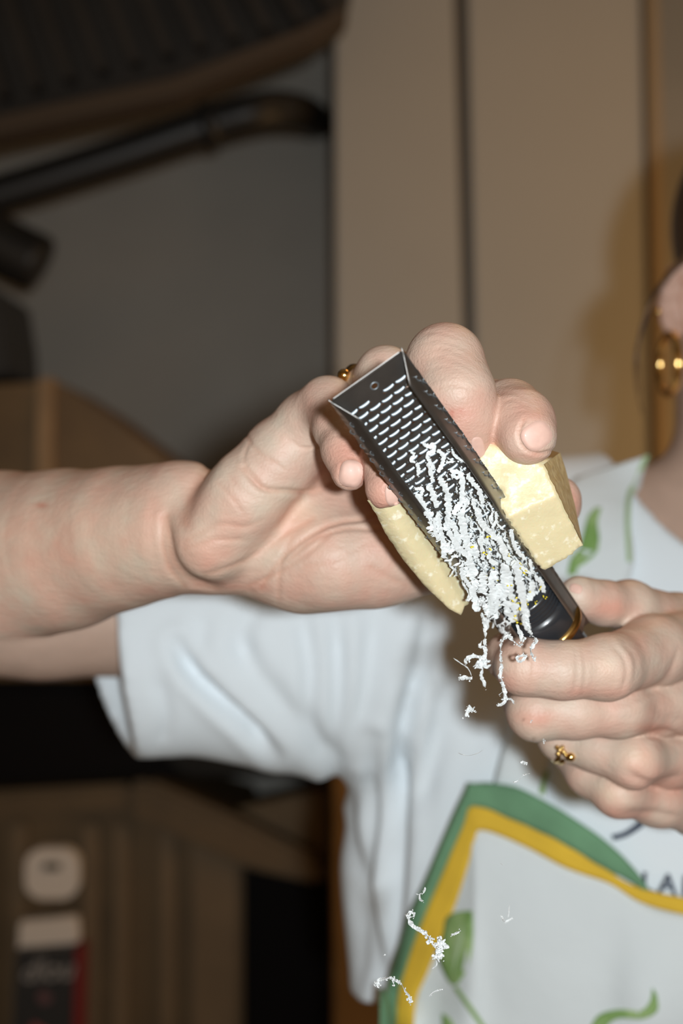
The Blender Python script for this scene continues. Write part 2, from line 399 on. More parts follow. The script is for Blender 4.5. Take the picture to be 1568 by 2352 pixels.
chain(F1, A, [(770, 1290, .566, 100), (900, 1275, .575, 102)], .008)                           # thumb mound
chain(F1, A, [(700, 1180, .578, 90), (840, 1120, .590, 90), (960, 1060, .595, 85)], .010)      # palm centre
chain(F1, A, [(645, 1052, .560, 80), (780, 1010, .580, 70), (900, 970, .59, 72), (1000, 990, .59, 72)], .008)  # knuckle row
fingers = []
def finger(F, pts, k=.0035):
    g = F.new(); chain(F, g, pts, k); return g
pinky = finger(F1, [(655, 1035, .556, 80), (712, 975, .550, 74), (752, 930, .540, 60), (772, 985, .520, 47), (790, 1035, .510, 46), (803, 1084, .504, 43)], .005)
ring_f = finger(F1, [(760, 1010, .575, 66), (835, 905, .555, 60), (885, 862, .535, 62), (884, 960, .520, 52), (882, 1050, .502, 50), (887, 1122, .4935, 49)], .005)
middle = finger(F1, [(900, 985, .585, 70), (975, 880, .550, 74), (1022, 832, .512, 82), (1050, 905, .504, 80), (1066, 965, .506, 70), (1078, 1022, .508, 50)], .006)
index = finger(F1, [(1000, 1000, .59, 70), (1060, 950, .565, 68), (1125, 945, .540, 66), (1170, 948, .520, 70), (1195, 972, .508, 72), (1212, 1002, .499, 66)], .006)
thumb = finger(F1, [(900, 1280, .580, 92), (1010, 1275, .578, 80), (1120, 1262, .572, 66), (1220, 1215, .565, 56), (1278, 1160, .556, 48), (1283, 1142, .553, 46)], .006)
fs = pinky
for g in (ring_f, middle, index): fs = smin(fs, g, .0012)
A = smin(A, fs, .0035); A = smin(A, thumb, .006)
V1, Q1 = nets(F1, A); V1 = relax(V1, Q1, 3); N1 = normals(V1, Q1)
creases = [
    ([(384, 1185), (388, 1240), (402, 1292), (440, 1332), (500, 1350)], 9, 8),
    ([(372, 1190), (374, 1250), (390, 1305), (425, 1345)], 7, 4),
    ([(985, 1150), (900, 1168), (840, 1190), (760, 1205), (690, 1245), (640, 1290), (600, 1350)], 6, 5),
    ([(930, 1205), (860, 1215), (790, 1215), (720, 1240), (660, 1290)], 5, 3.5),
    ([(570, 1345), (640, 1315), (700, 1275), (760, 1225)], 5, 3),
    ([(640, 1385), (640, 1330), (652, 1270), (672, 1235)], 6, 2.5),
    ([(560, 1075), (600, 1120), (650, 1128), (720, 1130), (760, 1110)], 6, 6),
    ([(735, 1020), (700, 1030), (660, 1010)], 4, 2),
    ([(1204, 962), (1190, 998), (1204, 1030), (1238, 1043), (1274, 1032)], 4, 5.5), ([(784, 1062), (780, 1092), (790, 1116), (812, 1122)], 3, 3), ([(800, 1052), (822, 1054), (832, 1075)], 3, 3),
    ([(505, 1030), (480, 1075), (440, 1140), (425, 1200)], 14, 5),
    ([(560, 990), (590, 1035), (650, 1075)], 5, 2.5), ([(575, 1010), (560, 1060), (600, 1105)], 4, 2),
    ([(430, 1240), (500, 1205), (560, 1210), (600, 1195)], 6, 2), ([(425, 1260), (500, 1240), (570, 1240)], 6, 2), ([(470, 1320), (560, 1290), (640, 1235), (720, 1190)], 7, 3),
    ([(500, 1110), (530, 1140), (560, 1180)], 5, 1.8), ([(525, 1090), (550, 1120), (590, 1150)], 5, 1.8), ([(545, 1070), (575, 1100), (620, 1130)], 5, 1.8),
    ([(850, 1300), (900, 1330), (940, 1345)], 8, 2), ([(700, 1300), (760, 1290), (840, 1250)], 6, 2),
    ([(960, 810), (1010, 800), (1060, 815), (1095, 840)], 3, .7), ([(965, 830), (1010, 820), (1060, 835), (1100, 862)], 3, .7), ([(975, 850), (1020, 842), (1065, 855), (1108, 885)], 3, .7),
    ([(960, 792), (1005, 781), (1050, 794), (1080, 815)], 3, .7), ([(1000, 895), (1050, 885), (1110, 905)], 4, 1.4), ([(970, 768), (1010, 763), (1050, 775)], 3, 1),
    ([(1140, 905), (1180, 902), (1220, 925)], 4, 1.2), ([(1145, 925), (1180, 918), (1215, 935)], 4, 1.2),
]
V1 = crease(V1, N1, creases, (.44, .60))
def tint(V, spots, base=(1, 1, 1)):
    px, py = pix(V); c = np.ones((len(V), 3)) * base
    for x, y, rx, ry, col, amt in spots:
        g = np.exp(-((px - x) / rx) ** 2 - ((py - y) / ry) ** 2) * amt; c = c * (1 - g[:, None]) + c * np.array(col) * g[:, None]
    return c
RED = (1.0, .70, .66); DRED = (.82, .45, .40); PALE = (1.12, 1.12, 1.06); WARM = (1.0, .86, .74)
_px, _py = pix(V1)
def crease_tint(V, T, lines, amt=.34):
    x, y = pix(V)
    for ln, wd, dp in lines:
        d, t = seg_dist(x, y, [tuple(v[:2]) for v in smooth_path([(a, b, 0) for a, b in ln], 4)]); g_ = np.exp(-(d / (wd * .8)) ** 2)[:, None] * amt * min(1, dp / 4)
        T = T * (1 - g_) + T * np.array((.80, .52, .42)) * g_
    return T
from mathutils import noise as mnoise
def mottle(V, T, sc=75, amt=.13):
    n = np.array([mnoise.noise(Vector(v) * sc) + .5 * mnoise.noise(Vector(v) * sc * 2.7) for v in V.tolist()]) if len(V) < 400000 else np.zeros(len(V))
    n = np.clip(n, -1, 1)[:, None]; return T * (1 + n * amt * np.array((.25, -1.0, -1.1)))
T1 = tint(V1, [(1060, 980, 70, 90, RED, .6), (1190, 930, 80, 45, RED, .45), (1240, 1050, 60, 30, RED, .4), (900, 1130, 60, 60, RED, .9), (790, 1040, 50, 70, RED, .7), (828, 1085, 9, 26, DRED, 1.0), (1037, 948, 6, 9, DRED, .7), (1058, 943, 7, 6, DRED, .4),
               (95, 1161, 15, 7, DRED, .75), (800, 1330, 160, 50, RED, .4), (470, 1270, 70, 60, RED, .35), (850, 1180, 90, 40, RED, .35), (720, 1080, 70, 50, RED, .3), (680, 1180, 60, 50, PALE, .7), (1020, 800, 60, 60, RED, .4),
               (1215, 1048, 40, 9, DRED, .35), (1310, 1150, 40, 50, RED, .8), (730, 950, 40, 40, RED, .4), (560, 1350, 120, 14, RED, .4), (150, 1250, 400, 200, WARM, .35)])
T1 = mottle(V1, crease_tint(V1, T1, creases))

# --- left hand (on the right), holding the handle
lo2 = np.array([.055, .49, 1.255]); hi2 = np.array([.205, .73, 1.375]); h2 = .0009
F2 = Field(lo2, hi2, h2); B = F2.new()
chain(F2, B, [(1600, 1600, .64, 150), (1680, 1690, .66, 170), (1800, 1720, .69, 165), (1900, 1750, .71, 150)], .012)
chain(F2, B, [(1590, 1500, .605, 85), (1640, 1640, .62, 95), (1640, 1760, .63, 90), (1600, 1850, .63, 70)], .010)
fi = finger(F2, [(1600, 1485, .605, 92), (1500, 1495, .575, 76), (1392, 1533, .545, 70), (1290, 1540, .540, 61), (1205, 1532, .540, 60), (1168, 1508, .556, 48), (1166, 1492, .570, 40)], .006)
fm = finger(F2, [(1640, 1620, .62, 88), (1520, 1612, .588, 74), (1420, 1628, .565, 62), (1320, 1632, .560, 60), (1230, 1636, .560, 60), (1212, 1610, .585, 50), (1250, 1590, .60, 46)], .006)
fr = finger(F2, [(1640, 1740, .63, 82), (1530, 1740, .600, 66), (1455, 1745, .578, 60), (1370, 1716, .585, 52), (1290, 1692, .592, 50), (1262, 1665, .61, 42)], .006)
fp = finger(F2, [(1620, 1850, .63, 72), (1510, 1838, .605, 56), (1420, 1818, .590, 54), (1350, 1778, .600, 44), (1310, 1740, .610, 38)], .006)
ft = finger(F2, [(1640, 1480, .64, 90), (1560, 1440, .615, 72), (1445, 1392, .590, 54), (1385, 1385, .580, 46), (1335, 1372, .574, 40), (1325, 1366, .572, 37)], .006)
g = fi
for q in (fm, fr, fp): g = smin(g, q, .0010)
B = smin(B, g, .006); B = smin(B, ft, .003)
V2, Q2 = nets(F2, B); V2 = relax(V2, Q2, 3); N2 = normals(V2, Q2)
V2 = crease(V2, N2, [([(1222, 1490), (1226, 1530), (1220, 1580)], 5, 2), ([(1322, 1490), (1326, 1540), (1318, 1595)], 5, 1.8), ([(1335, 1485), (1345, 1540), (1335, 1598)], 5, 1.6),
    ([(1405, 1480), (1432, 1510), (1440, 1550), (1425, 1590)], 6, 3), ([(1425, 1470), (1455, 1505), (1460, 1545), (1448, 1580)], 7, 2.5), ([(1230, 1630), (1235, 1665), (1228, 1685)], 6, 2),
    ([(1560, 1490), (1530, 1560), (1470, 1600), (1420, 1620)], 8, 4), ([(1480, 1690), (1530, 1680), (1568, 1700)], 8, 5), ([(1440, 1775), (1490, 1800), (1540, 1790), (1568, 1780)], 10, 6), ([(1430, 1870), (1500, 1868), (1568, 1880)], 10, 5),
    ([(1500, 1620), (1540, 1650), (1568, 1655)], 9, 3)], (.5, .66))
T2 = tint(V2, [(1400, 1560, 40, 45, RED, .55), (1230, 1650, 60, 25, RED, .8), (1490, 1672, 40, 14, RED, .9), (1410, 1400, 45, 30, RED, .9), (1200, 1570, 50, 30, RED, .5), (1390, 1530, 24, 22, PALE, .6),
               (1462, 1742, 34, 26, PALE, 1.0), (1405, 1825, 34, 24, PALE, .9), (1500, 1620, 60, 40, RED, .3), (1520, 1800, 80, 40, RED, .5), (1185, 1505, 30, 12, DRED, .25), (1350, 1590, 90, 12, RED, .5), (1420, 1870, 60, 20, RED, .6)])  # pale spots paint the ring and little finger knuckle highlights into the skin
T2 = mottle(V2, T2)

# --- the rest of the body: arms beyond the frame, neck, head, trunk under the shirt
lo3 = np.array([-.46, .57, .95]); hi3 = np.array([.80, 1.12, 1.83]); h3 = .004
F3 = Field(lo3, hi3, h3); D = F3.new()
HC = Vector((.306, .945, 1.535))                            # middle of the head
chain(F3, D, [(0, 1287, .64, 193), (-420, 1335, .69, 205), (-780, 1385, .745, 195)], .012)
chain(F3, D, [(-780, 1385, .745, 190), (-820, 1400, .80, 178)], .012)
chain(F3, D, [(-820, 1400, .80, 178), (-300, 1405, .85, 150), (100, 1400, .86, 152), (500, 1395, .865, 165), (950, 1370, .89, 190)], .012)
F3.cone(D, (.09, .90, 1.335), (.47, .93, 1.335), .062, .062, .03)           # shoulders
F3.cone(D, (.275, .93, 1.23), (.29, .945, 1.02), .155, .135, .04, sy=1.55)   # trunk
F3.cone(D, (.281, .925, 1.34), (.284, .945, 1.51), .064, .060, .02)          # neck
F3.cone(D, (.245, .93, 1.400), (.12, .905, 1.365), .040, .045, .03)
F3.cone(D, (.30, .935, 1.43), (.46, .93, 1.365), .040, .045, .03)
F3.ell(D, HC + Vector((0, .01, .045)), (.074, .092, .090), .02)              # skull
F3.cone(D, HC + Vector((0, -.035, .0)), HC + Vector((0, -.045, -.055)), .058, .038, .02)   # face
F3.ell(D, HC + Vector((0, -.095, .0)), (.011, .017, .011), .010)             # nose
F3.cone(D, HC + Vector((0, -.085, .035)), HC + Vector((0, -.099, .005)), .007, .009, .008)
F3.ell(D, HC + Vector((0, -.083, -.036)), (.022, .010, .006), .004)
F3.ell(D, HC + Vector((0, -.083, -.046)), (.020, .010, .006), .003)
for s in (-1, 1):
    F3.ell(D, HC + Vector((s * .031, -.092, .026)), (.016, .012, .011), .008, op='sub')
chain(F3, D, [(1600, 1600, .64, 150), (1680, 1690, .66, 170), (1800, 1720, .69, 165), (1900, 1750, .71, 150), (2500, 1900, .83, 175)], .012)
F3.cone(D, P(2500, 1900, .83), (.50, .92, 1.33), .045, .052, .015)
V3, Q3 = nets(F3, D); V3 = relax(V3, Q3, 2)
# drop the part of the coarse skin that the fine hands already are
cx = V3[Q3].mean(1)
keep = ~(((cx[:, 0] > -.200) & (cx[:, 0] < .11) & (cx[:, 1] < .675) & (cx[:, 2] > 1.345)) | ((cx[:, 0] < .200) & (cx[:, 1] < .72) & (cx[:, 2] < 1.37)))
Q3 = Q3[keep]
T3 = np.ones((len(V3), 3)); z = V3[:, 2]
lg = (np.exp(-((V3[:, 0] - HC.x) / .017) ** 2 - ((z - HC.z + .041) / .0065) ** 2) * (V3[:, 1] < HC.y - .07))[:, None]; T3 = T3 * (1 - lg * np.array((.05, .38, .36)))
# --- right ear (fine)
F4 = Field(np.array([.185, .865, 1.480]), np.array([.275, .975, 1.60]), .0011); E = F4.new()
ED = .905
ear = [(1590, 640, 18), (1572, 612, 17), (1548, 626, 15), (1532, 662, 14), (1526, 700, 14), (1532, 735, 14), (1546, 764, 19), (1562, 752, 16)]
for a, b in zip(ear[:-1], ear[1:]): F4.cone(E, P(a[0], a[1], ED), P(b[0], b[1], ED), a[2] * ED / FPX, b[2] * ED / FPX, .004)
chain(F4, E, [(1578, 650, ED + .008, 20), (1562, 690, ED + .010, 24), (1566, 740, ED + .010, 22)], .006)
chain(F4, E, [(1560, 655, ED - .002, 9), (1552, 695, ED - .002, 9), (1560, 725, ED - .002, 10)], .004)
chain(F4, E, [(1590, 700, ED + .012, 40), (1640, 690, ED + .035, 62)], .006)
V4, Q4 = nets(F4, E); V4 = relax(V4, Q4, 2)
allV = np.concatenate([V1, V2, V3, V4]); o2 = len(V1); o3 = o2 + len(V2); o4 = o3 + len(V3)
allQ = np.concatenate([Q1, Q2 + o2, Q3 + o3, Q4 + o4]); T4 = np.ones((len(V4), 3)) * (1, .88, .86)
body = kid(np_mesh('body', allV, allQ, skin_m, None, np.concatenate([T1, T2, T3, T4])))
bvh1 = BVHTree.FromPolygons(V1.tolist(), Q1.tolist()); bvh2 = BVHTree.FromPolygons(V2.tolist(), Q2.tolist())
cam_o = Vector((0, 0, ZC))
def hit(bvh, px, py, fallback=None):
    d = (P(px, py, 1) - cam_o).normalized(); r = bvh.ray_cast(cam_o, d)
    if r[0] is None: return (P(px, py, fallback), -d) if fallback else (None, None)
    return r[0], r[1]

# nails: rounded plates that follow the finger
nail_m = mat('nail', (.68, .43, .35), .5, sss=.03, coat=.06, spec=.4, var=(400, .04))
cut_m = mat('nail_rim', (.66, .36, .27), .45)
def nail(bvh, cx_, cy_, ang, ln, wd, lab=None, lift=.00035):
    u = (math.cos(ang), math.sin(ang)); v_ = (-u[1], u[0]); c0, n0 = hit(bvh, cx_, cy_)
    if c0 is None: return
    vs_, fs_ = [], []; R = 7; S = 28
    for layer, (grow, lf) in enumerate(((1.0, lift),)):
        pts = [(0.0, 0.0)] + [(r / R, 2 * math.pi * s / S) for r in range(1, R + 1) for s in range(S)]
        for r, a in pts:
            x = math.copysign(abs(math.cos(a)) ** .7, math.cos(a)) * r; y = math.copysign(abs(math.sin(a)) ** .75, math.sin(a)) * r
            px_, py_ = cx_ + u[0] * x * ln / 2 + v_[0] * y * wd / 2, cy_ + u[1] * x * ln / 2 + v_[1] * y * wd / 2
            p, nn = hit(bvh, px_, py_)
            if p is None or abs(p.y - c0.y) > .012: p = c0 + (P(px_, py_, c0.y) - P(cx_, cy_, c0.y)); nn = n0
            dr = (P(px_, py_, 1) - cam_o).normalized(); t_ = (c0 - cam_o).dot(n0) / dr.dot(n0); p = p.lerp(cam_o + dr * t_, .32)
            vs_.append(p + (cam_o - p).normalized() * (lf if r < .99 else -.0001))
    for s in range(S): fs_.append((0, 1 + s, 1 + (s + 1) % S))
    for r in range(R - 1):
        for s in range(S):
            a = 1 + r * S + s; b = 1 + r * S + (s + 1) % S; fs_.append((a, a + S, b + S, b))
    o = kid(mesh_obj('fingernail', vs_, fs_, nail_m))
    if lab: o['label'] = lab
    return o
nail(bvh1, 1232, 1001, 1.0, 62, 70)
nail(bvh1, 806, 1088, 1.75, 62, 54, lift=.0005)
nail(bvh1, 901, 1136, 1.45, 52, 34, lift=.0004)
nail(bvh1, 1098, 1030, 1.4, 56, 30)
nail(bvh2, 1322, 1352, 3.4, 30, 22)

# eyes and hair
eye_w = mat('eye_white', (.8, .78, .75), .2); iris = mat('iris', (.06, .04, .02), .2)
for s in (-1, 1):
    bm = bmesh.new(); bmesh.ops.create_uvsphere(bm, u_segments=20, v_segments=12, radius=.0115); bmesh.ops.translate(bm, vec=HC + Vector((s * .031, -.077, .026)), verts=bm.verts)
    e = kid(bm_obj('eye', bm, eye_w, None, True))
    bm = bmesh.new(); bmesh.ops.create_uvsphere(bm, u_segments=16, v_segments=8, radius=.0055); bmesh.ops.translate(bm, vec=HC + Vector((s * .031, -.0845, .0235)), verts=bm.verts)
    i_ = bm_obj('iris', bm, iris, None, True); i_.parent = e
lid_m = mat('eyelid', (.55, .375, .30), .5)
for s in (-1, 1):
    bm = bmesh.new(); bmesh.ops.create_uvsphere(bm, u_segments=24, v_segments=16, radius=.0128); bmesh.ops.delete(bm, geom=[v for v in bm.verts if v.co.z < -.0035], context='VERTS')
    bmesh.ops.translate(bm, vec=HC + Vector((s * .031, -.0765, .026)), verts=bm.verts); kid(bm_obj('eyelid', bm, lid_m, None, True))
hair_m = mat('brown_hair', (.085, .045, .022), .4, bump=(120, .5, 4, .002, (1, 1, .1)))
F5 = Field(np.array([.19, .84, 1.47]), np.array([.44, 1.13, 1.72]), .004); Hh = F5.new()
F5.ell(Hh, HC + Vector((0, .022, .062)), (.079, .096, .088), .01)
F5.ell(Hh, HC + Vector((0, .12, .05)), (.042, .04, .042), .01)
F5.cone(Hh, HC + Vector((0, -.11, -.02)), HC + Vector((0, -.09, .045)), .060, .060, .01, op='sub')
V5, Q5 = nets(F5, Hh); kid(np_mesh('hair', relax(V5, Q5, 1), Q5, hair_m))
for s in (-1, 1):
    v, f = tube_mesh(smooth_path([HC + Vector((s * .013, -.098, .047)), HC + Vector((s * .030, -.096, .053)), HC + Vector((s * .048, -.078, .048))], 5), .0024, 8); kid(mesh_obj('eyebrow', v, f, hair_m))
# loose strands curving round the ear and the hoop
def strand(pts, r):
    pth = smooth_path([P(p[0], p[1], p[2] + .045) for p in pts], 8); n = len(pth)
    v, f = tube_mesh(pth, [r * (.35 + .65 * math.sin(math.pi * min(1, i / n + .12))) for i in range(n)], 6); return kid(mesh_obj('hair_strand', v, f, hair_m))
strand([(1620, 560, .86), (1570, 592, .85), (1530, 635, .845), (1495, 700, .84), (1470, 770, .84), (1459, 830, .84), (1462, 890, .845), (1474, 950, .85)], .0011)
strand([(1620, 575, .86), (1560, 600, .85), (1512, 660, .84), (1480, 730, .84), (1464, 800, .84), (1466, 860, .845), (1470, 905, .85)], .0010)
strand([(1625, 590, .855), (1575, 598, .845), (1540, 628, .84), (1508, 680, .84)], .0020)
strand([(1620, 566, .855), (1580, 590, .845), (1550, 615, .84)], .0032)

# ------------------------------------------------------------------ clothes
shirt_m = mat('white_cotton', (.84, .91, .96), .85, attr=None, bump=(700, .12, 2, .0006), var=(5, .02), spec=.2)
FS = Field(np.array([-.20, .70, .98]), np.array([.60, 1.12, 1.49]), .0032); Tt = FS.new()
FS.cone(Tt, (.262, .915, 1.18), (.272, .925, .90), .262, .250, .03, sy=1.85)
FS.cone(Tt, (.075, .895, 1.355), (.49, .925, 1.355), .066, .066, .03)
FS.cone(Tt, (.10, .895, 1.385), (.25, .93, 1.388), .045, .045, .03)
FS.cone(Tt, (.29, .93, 1.425), (.46, .93, 1.385), .050, .045, .03)
def sleeve(G, pts, k, dr=0, op='add'):
    for a, b in zip(pts[:-1], pts[1:]):
        FS.cone(G, P(*a[:3]), P(*b[:3]), (a[3] - dr) * a[2] / FPX, (b[3] - dr) * b[2] / FPX, k, 1.25, op)
sl = [(120, 1492, .86, 230), (275, 1484, .862, 235), (440, 1462, .865, 246), (580, 1452, .87, 262), (700, 1440, .88, 322), (860, 1440, .89, 370)]
sleeve(Tt, sl, .022)
FS.cone(Tt, (.50, .92, 1.34), (.60, .88, 1.20), .075, .08, .03)
sleeve(Tt, [(60, 1490, .86, 232), (275, 1486, .862, 235), (420, 1466, .865, 240)], .004, 18, 'sub')
# neckline opening
FS.ell(Tt, (.272, .905, 1.430), (.104, .135, .100), .004, op='sub')
# hem plane of the sleeve
a_, b_ = np.zeros(3, int), FS.n
X, Y, Z = FS.axes(a_, b_)
hem = -((X + .1287) - 2.9 * np.maximum(0, 1.335 - Z) ** 2 + (Y - .815) * .36) * .92
Tt = np.maximum(Tt, hem.astype(np.float32)); Tt = np.maximum(Tt, (.995 - Z).astype(np.float32) + 0 * Tt)
VS, QS = nets(FS, Tt); VS = relax(VS, QS, 3); NS = normals(VS, QS)
folds = [([(405, 1480), (440, 1545), (500, 1610), (560, 1665), (625, 1730)], 13, 26), ([(520, 1440), (600, 1560), (700, 1680), (770, 1790)], 20, 9), ([(690, 1400), (712, 1520), (716, 1660), (770, 1800)], 16, 11),
         ([(600, 1380), (560, 1440), (560, 1520)], 18, 8), ([(770, 1420), (776, 1560), (770, 1700), (775, 1820)], 15, 14), ([(860, 1400), (845, 1560), (810, 1720), (800, 1830)], 18, 10),
         ([(985, 1420), (960, 1560), (935, 1660), (915, 1780), (905, 1950), (890, 2150), (870, 2400)], 18, 26), ([(860, 1700), (850, 1850), (835, 2000), (845, 2150), (860, 2350)], 14, 20),
         ([(930, 1740), (890, 1850), (870, 2000)], 14, 14), ([(820, 1800), (800, 1900), (815, 2050), (825, 2300)], 12, 14), ([(1010, 1560), (1000, 1700), (960, 1850)], 18, 9), ([(360, 1560), (380, 1640), (370, 1715)], 12, 6), ([(470, 1420), (450, 1500)], 16, 6)]
folds = [(l_, w_ * 1.25, d_ * 1.7) for l_, w_, d_ in folds]
VS = crease(VS, NS, folds, (.70, 1.0))
shirt = kid(np_mesh('t_shirt', VS, QS, shirt_m))
bvhS = BVHTree.FromPolygons(VS.tolist(), QS.tolist())
hem_m = mat('hem_stitch', (.70, .76, .80), .9)
def onto(px, py, off, fb=.80):
    p, n = hit(bvhS, px, py, fb); d = (cam_o - p).normalized(); return p + d * off
def shirt_ribbon(name, left, right, m, off, n=50, k=6, parent=None, thick=.0012, bul=0.0, wob=None, fb=.8):
    """cloth band between two outlines, draped on the shirt"""
    L = smooth_path([(x, y, 0) for x, y in left], 10); R = smooth_path([(x, y, 0) for x, y in right], 10)
    def at(L_, t):
        i = t * (len(L_) - 1); j = min(int(i), len(L_) - 2); return L_[j].lerp(L_[j + 1], i - j)
    vs_, fs_ = [], []
    for i in range(n + 1):
        a, b = at(L, i / n), at(R, i / n)
        for j in range(k + 1):
            q = a.lerp(b, j / k); o_ = off + bul * math.sin(math.pi * j / k) + (wob(i / n, j / k) if wob else 0)
            vs_.append(onto(q.x, q.y, o_, fb))
    # soften the drape so that the cloth spans the folds below
    A_ = np.array([tuple(v) for v in vs_]).reshape(n + 1, k + 1, 3)
    for _ in range(6):
        Bm = A_.copy(); Bm[1:-1, :, 1] = (A_[:-2, :, 1] + A_[2:, :, 1] + 2 * A_[1:-1, :, 1]) / 4; 
        if k > 2: Bm[:, 1:-1, 1] = (Bm[:, :-2, 1] + Bm[:, 2:, 1] + 2 * Bm[:, 1:-1, 1]) / 4
        A_ = Bm
    vs_ = [Vector(v) for v in A_.reshape(-1, 3)]
    for i in range(n):
        for j in range(k): a = i * (k + 1) + j; fs_.append((a, a + 1, a + k + 2, a + k + 1))
    o = mesh_obj(name, vs_, fs_, m); md = o.modifiers.new('thickness', 'SOLIDIFY'); md.thickness = thick; md.offset = 0
    if parent is None: kid(o)
    else: o.parent = parent; o.matrix_parent_inverse = Matrix.Identity(4) if parent.name == 't_shirt' else Matrix.Translation(-person.location)
    return o
linen = mat('apron_linen', (.76, .82, .84), .85, bump=[(900, .15, 2, .0005), (60, .2, 2, .004)], var=(7, .04), spec=.2)
green_c = mat('green_cotton', (.16, .33, .185), .85, bump=(300, .2, 3, .001), var=(28, .14))
yellow_c = mat('yellow_cotton', (.78, .50, .04), .85, bump=(300, .2, 3, .001), var=(28, .10))
leaf_c = mat('leaf_print', (.20, .36, .10), .85, var=(60, .0, (.40, .55, .25)))
leaf_pale = mat('pale_leaf_print', (.42, .56, .32), .85)
apron = kid(empty('apron', person.location)); 
tee = [(1010, 1500), (1000, 1700)]
# bib: from its trimmed edge down and to the right
E_out = [(872, 2700), (875, 2352), (905, 2200), (985, 2010), (1040, 1880), (1072, 1812), (1078, 1800), (1092, 1799), (1180, 1806), (1290, 1862), (1395, 1935), (1455, 1995), (1490, 2045)]
bib_edge = [(915, 2700), (925, 2352), (960, 2240), (1030, 2080), (1075, 1945), (1098, 1893), (1200, 1930), (1300, 1985), (1400, 2022), (1480, 2075), (1568, 2100), (1750, 2130), (2000, 2140)]
bib_low = [(930, 2705), (950, 2705), (990, 2705), (1050, 2705), (1100, 2705), (1150, 2705), (1230, 2705), (1320, 2705), (1420, 2705), (1500, 2705), (1590, 2705), (1780, 2705), (2000, 2705)]
def bw(s, t): return min(1, t * 3) * (.009 * abs(math.sin(4.2 * math.pi * s + .9 * t + .4)) ** .7 + .004 * math.sin(17 * s + 4 * t))
bib = shirt_ribbon('bib', bib_edge, bib_low, linen, .012, 70, 30, apron, .0012, .004, bw)
G_in = [(905, 2700), (905, 2352), (935, 2205), (1010, 2020), (1062, 1900), (1088, 1850), (1190, 1888), (1290, 1935), (1380, 1990), (1440, 2020), (1478, 2042)]
shirt_ribbon('green_trim', E_out, G_in, green_c, .0155, 60, 5, apron, .0014, .002, lambda s, t: .0012 * math.sin(95 * s) * (1 if s > .5 else .3))
Y_in = [(945, 2700), (945, 2352), (978, 2240), (1048, 2075), (1088, 1945), (1104, 1906), (1200, 1942), (1300, 1994), (1400, 2030), (1470, 2072), (1568, 2100), (1750, 2130), (2000, 2140)]
Y_out = [(900, 2700), (902, 2352), (932, 2205), (1006, 2020), (1058, 1900), (1086, 1846), (1190, 1884), (1290, 1931), (1378, 1986), (1450, 2032), (1568, 2062), (1750, 2085), (2000, 2090)]
shirt_ribbon('yellow_trim', Y_out, Y_in, yellow_c, .0142, 60, 4, apron, .0012)
shirt_ribbon('green_trim', [(1985, 2096), (1990, 2300), (1990, 2700)], [(2040, 2096), (2040, 2300), (2035, 2700)], green_c, .0155, 30, 4, apron, .0014)
# neck strap of leaf print cloth over the shoulder
strap_l = [(1128, 1830), (1150, 1740), (1190, 1600), (1230, 1400), (1285, 1200), (1310, 1110), (1340, 1092)]
strap_r = [(1252, 1850), (1262, 1740), (1330, 1600), (1400, 1450), (1455, 1300), (1447, 1180), (1490, 1045)]
strap = shirt_ribbon('neck_strap', strap_l, strap_r, linen, .008, 40, 8, apron, .0012, .002, None, .87)
shirt_ribbon('strap_edge', [(1440, 1290), (1436, 1200), (1444, 1130), (1480, 1045)], [(1450, 1290), (1447, 1200), (1455, 1130), (1492, 1045)], leaf_pale, .0105, 20, 2, apron, .001, 0, None, .87)
def leaf(pts_l, pts_r, m, off=.0145, nm='leaf_print'): 
    return shirt_ribbon(nm, pts_l, pts_r, m, off, 18, 4, apron, .0004)
_bv = [bib.matrix_basis @ v.co if False else v.co for v in bib.data.vertices]; bvhB = BVHTree.FromPolygons([tuple(v) for v in _bv], [tuple(p.vertices) for p in bib.data.polygons])
def leaf_on_bib(pl, pr, m, off=.0012):
    global bvhS
    keep_, bvhS = bvhS, bvhB; o = leaf(pl, pr, m, off); bvhS = keep_; return o
leaf_on_bib([(1082, 2092), (1030, 2100), (1008, 2150), (1005, 2200), (1030, 2256), (1045, 2262)], [(1084, 2092), (1086, 2130), (1084, 2180), (1074, 2225), (1052, 2256), (1046, 2262)], leaf_c)
leaf_on_bib([(1058, 2120), (1040, 2150), (1030, 2200), (1040, 2235)], [(1060, 2120), (1062, 2150), (1050, 2200), (1042, 2236)], leaf_pale, .0020)
leaf_on_bib([(1040, 2268), (1075, 2320), (1110, 2370)], [(1050, 2266), (1088, 2318), (1122, 2368)], leaf_c)
leaf_on_bib([(1354, 2360), (1375, 2330), (1420, 2318), (1470, 2322), (1492, 2300), (1498, 2268)], [(1380, 2380), (1400, 2350), (1425, 2338), (1475, 2342), (1510, 2322), (1508, 2285)], leaf_c)
leaf_on_bib([(1014, 2330), (1016, 2360), (1020, 2400)], [(1018, 2328), (1040, 2350), (1050, 2400)], leaf_c)
leaf([(1238, 1822), (1243, 1796), (1252, 1770)], [(1250, 1826), (1254, 1800), (1262, 1772)], leaf_c, .0115)
leaf([(1368, 1165), (1350, 1185), (1340, 1220), (1330, 1260)], [(1380, 1166), (1372, 1200), (1376, 1235), (1372, 1268)], leaf_c, .0115)
leaf([(1328, 1262), (1310, 1285), (1302, 1320)], [(1345, 1270), (1330, 1295), (1322, 1320)], leaf_c, .0115)
leaf([(1370, 1262), (1345, 1278), (1310, 1290)], [(1365, 1275), (1345, 1292), (1318, 1308)], leaf_c, .0115)
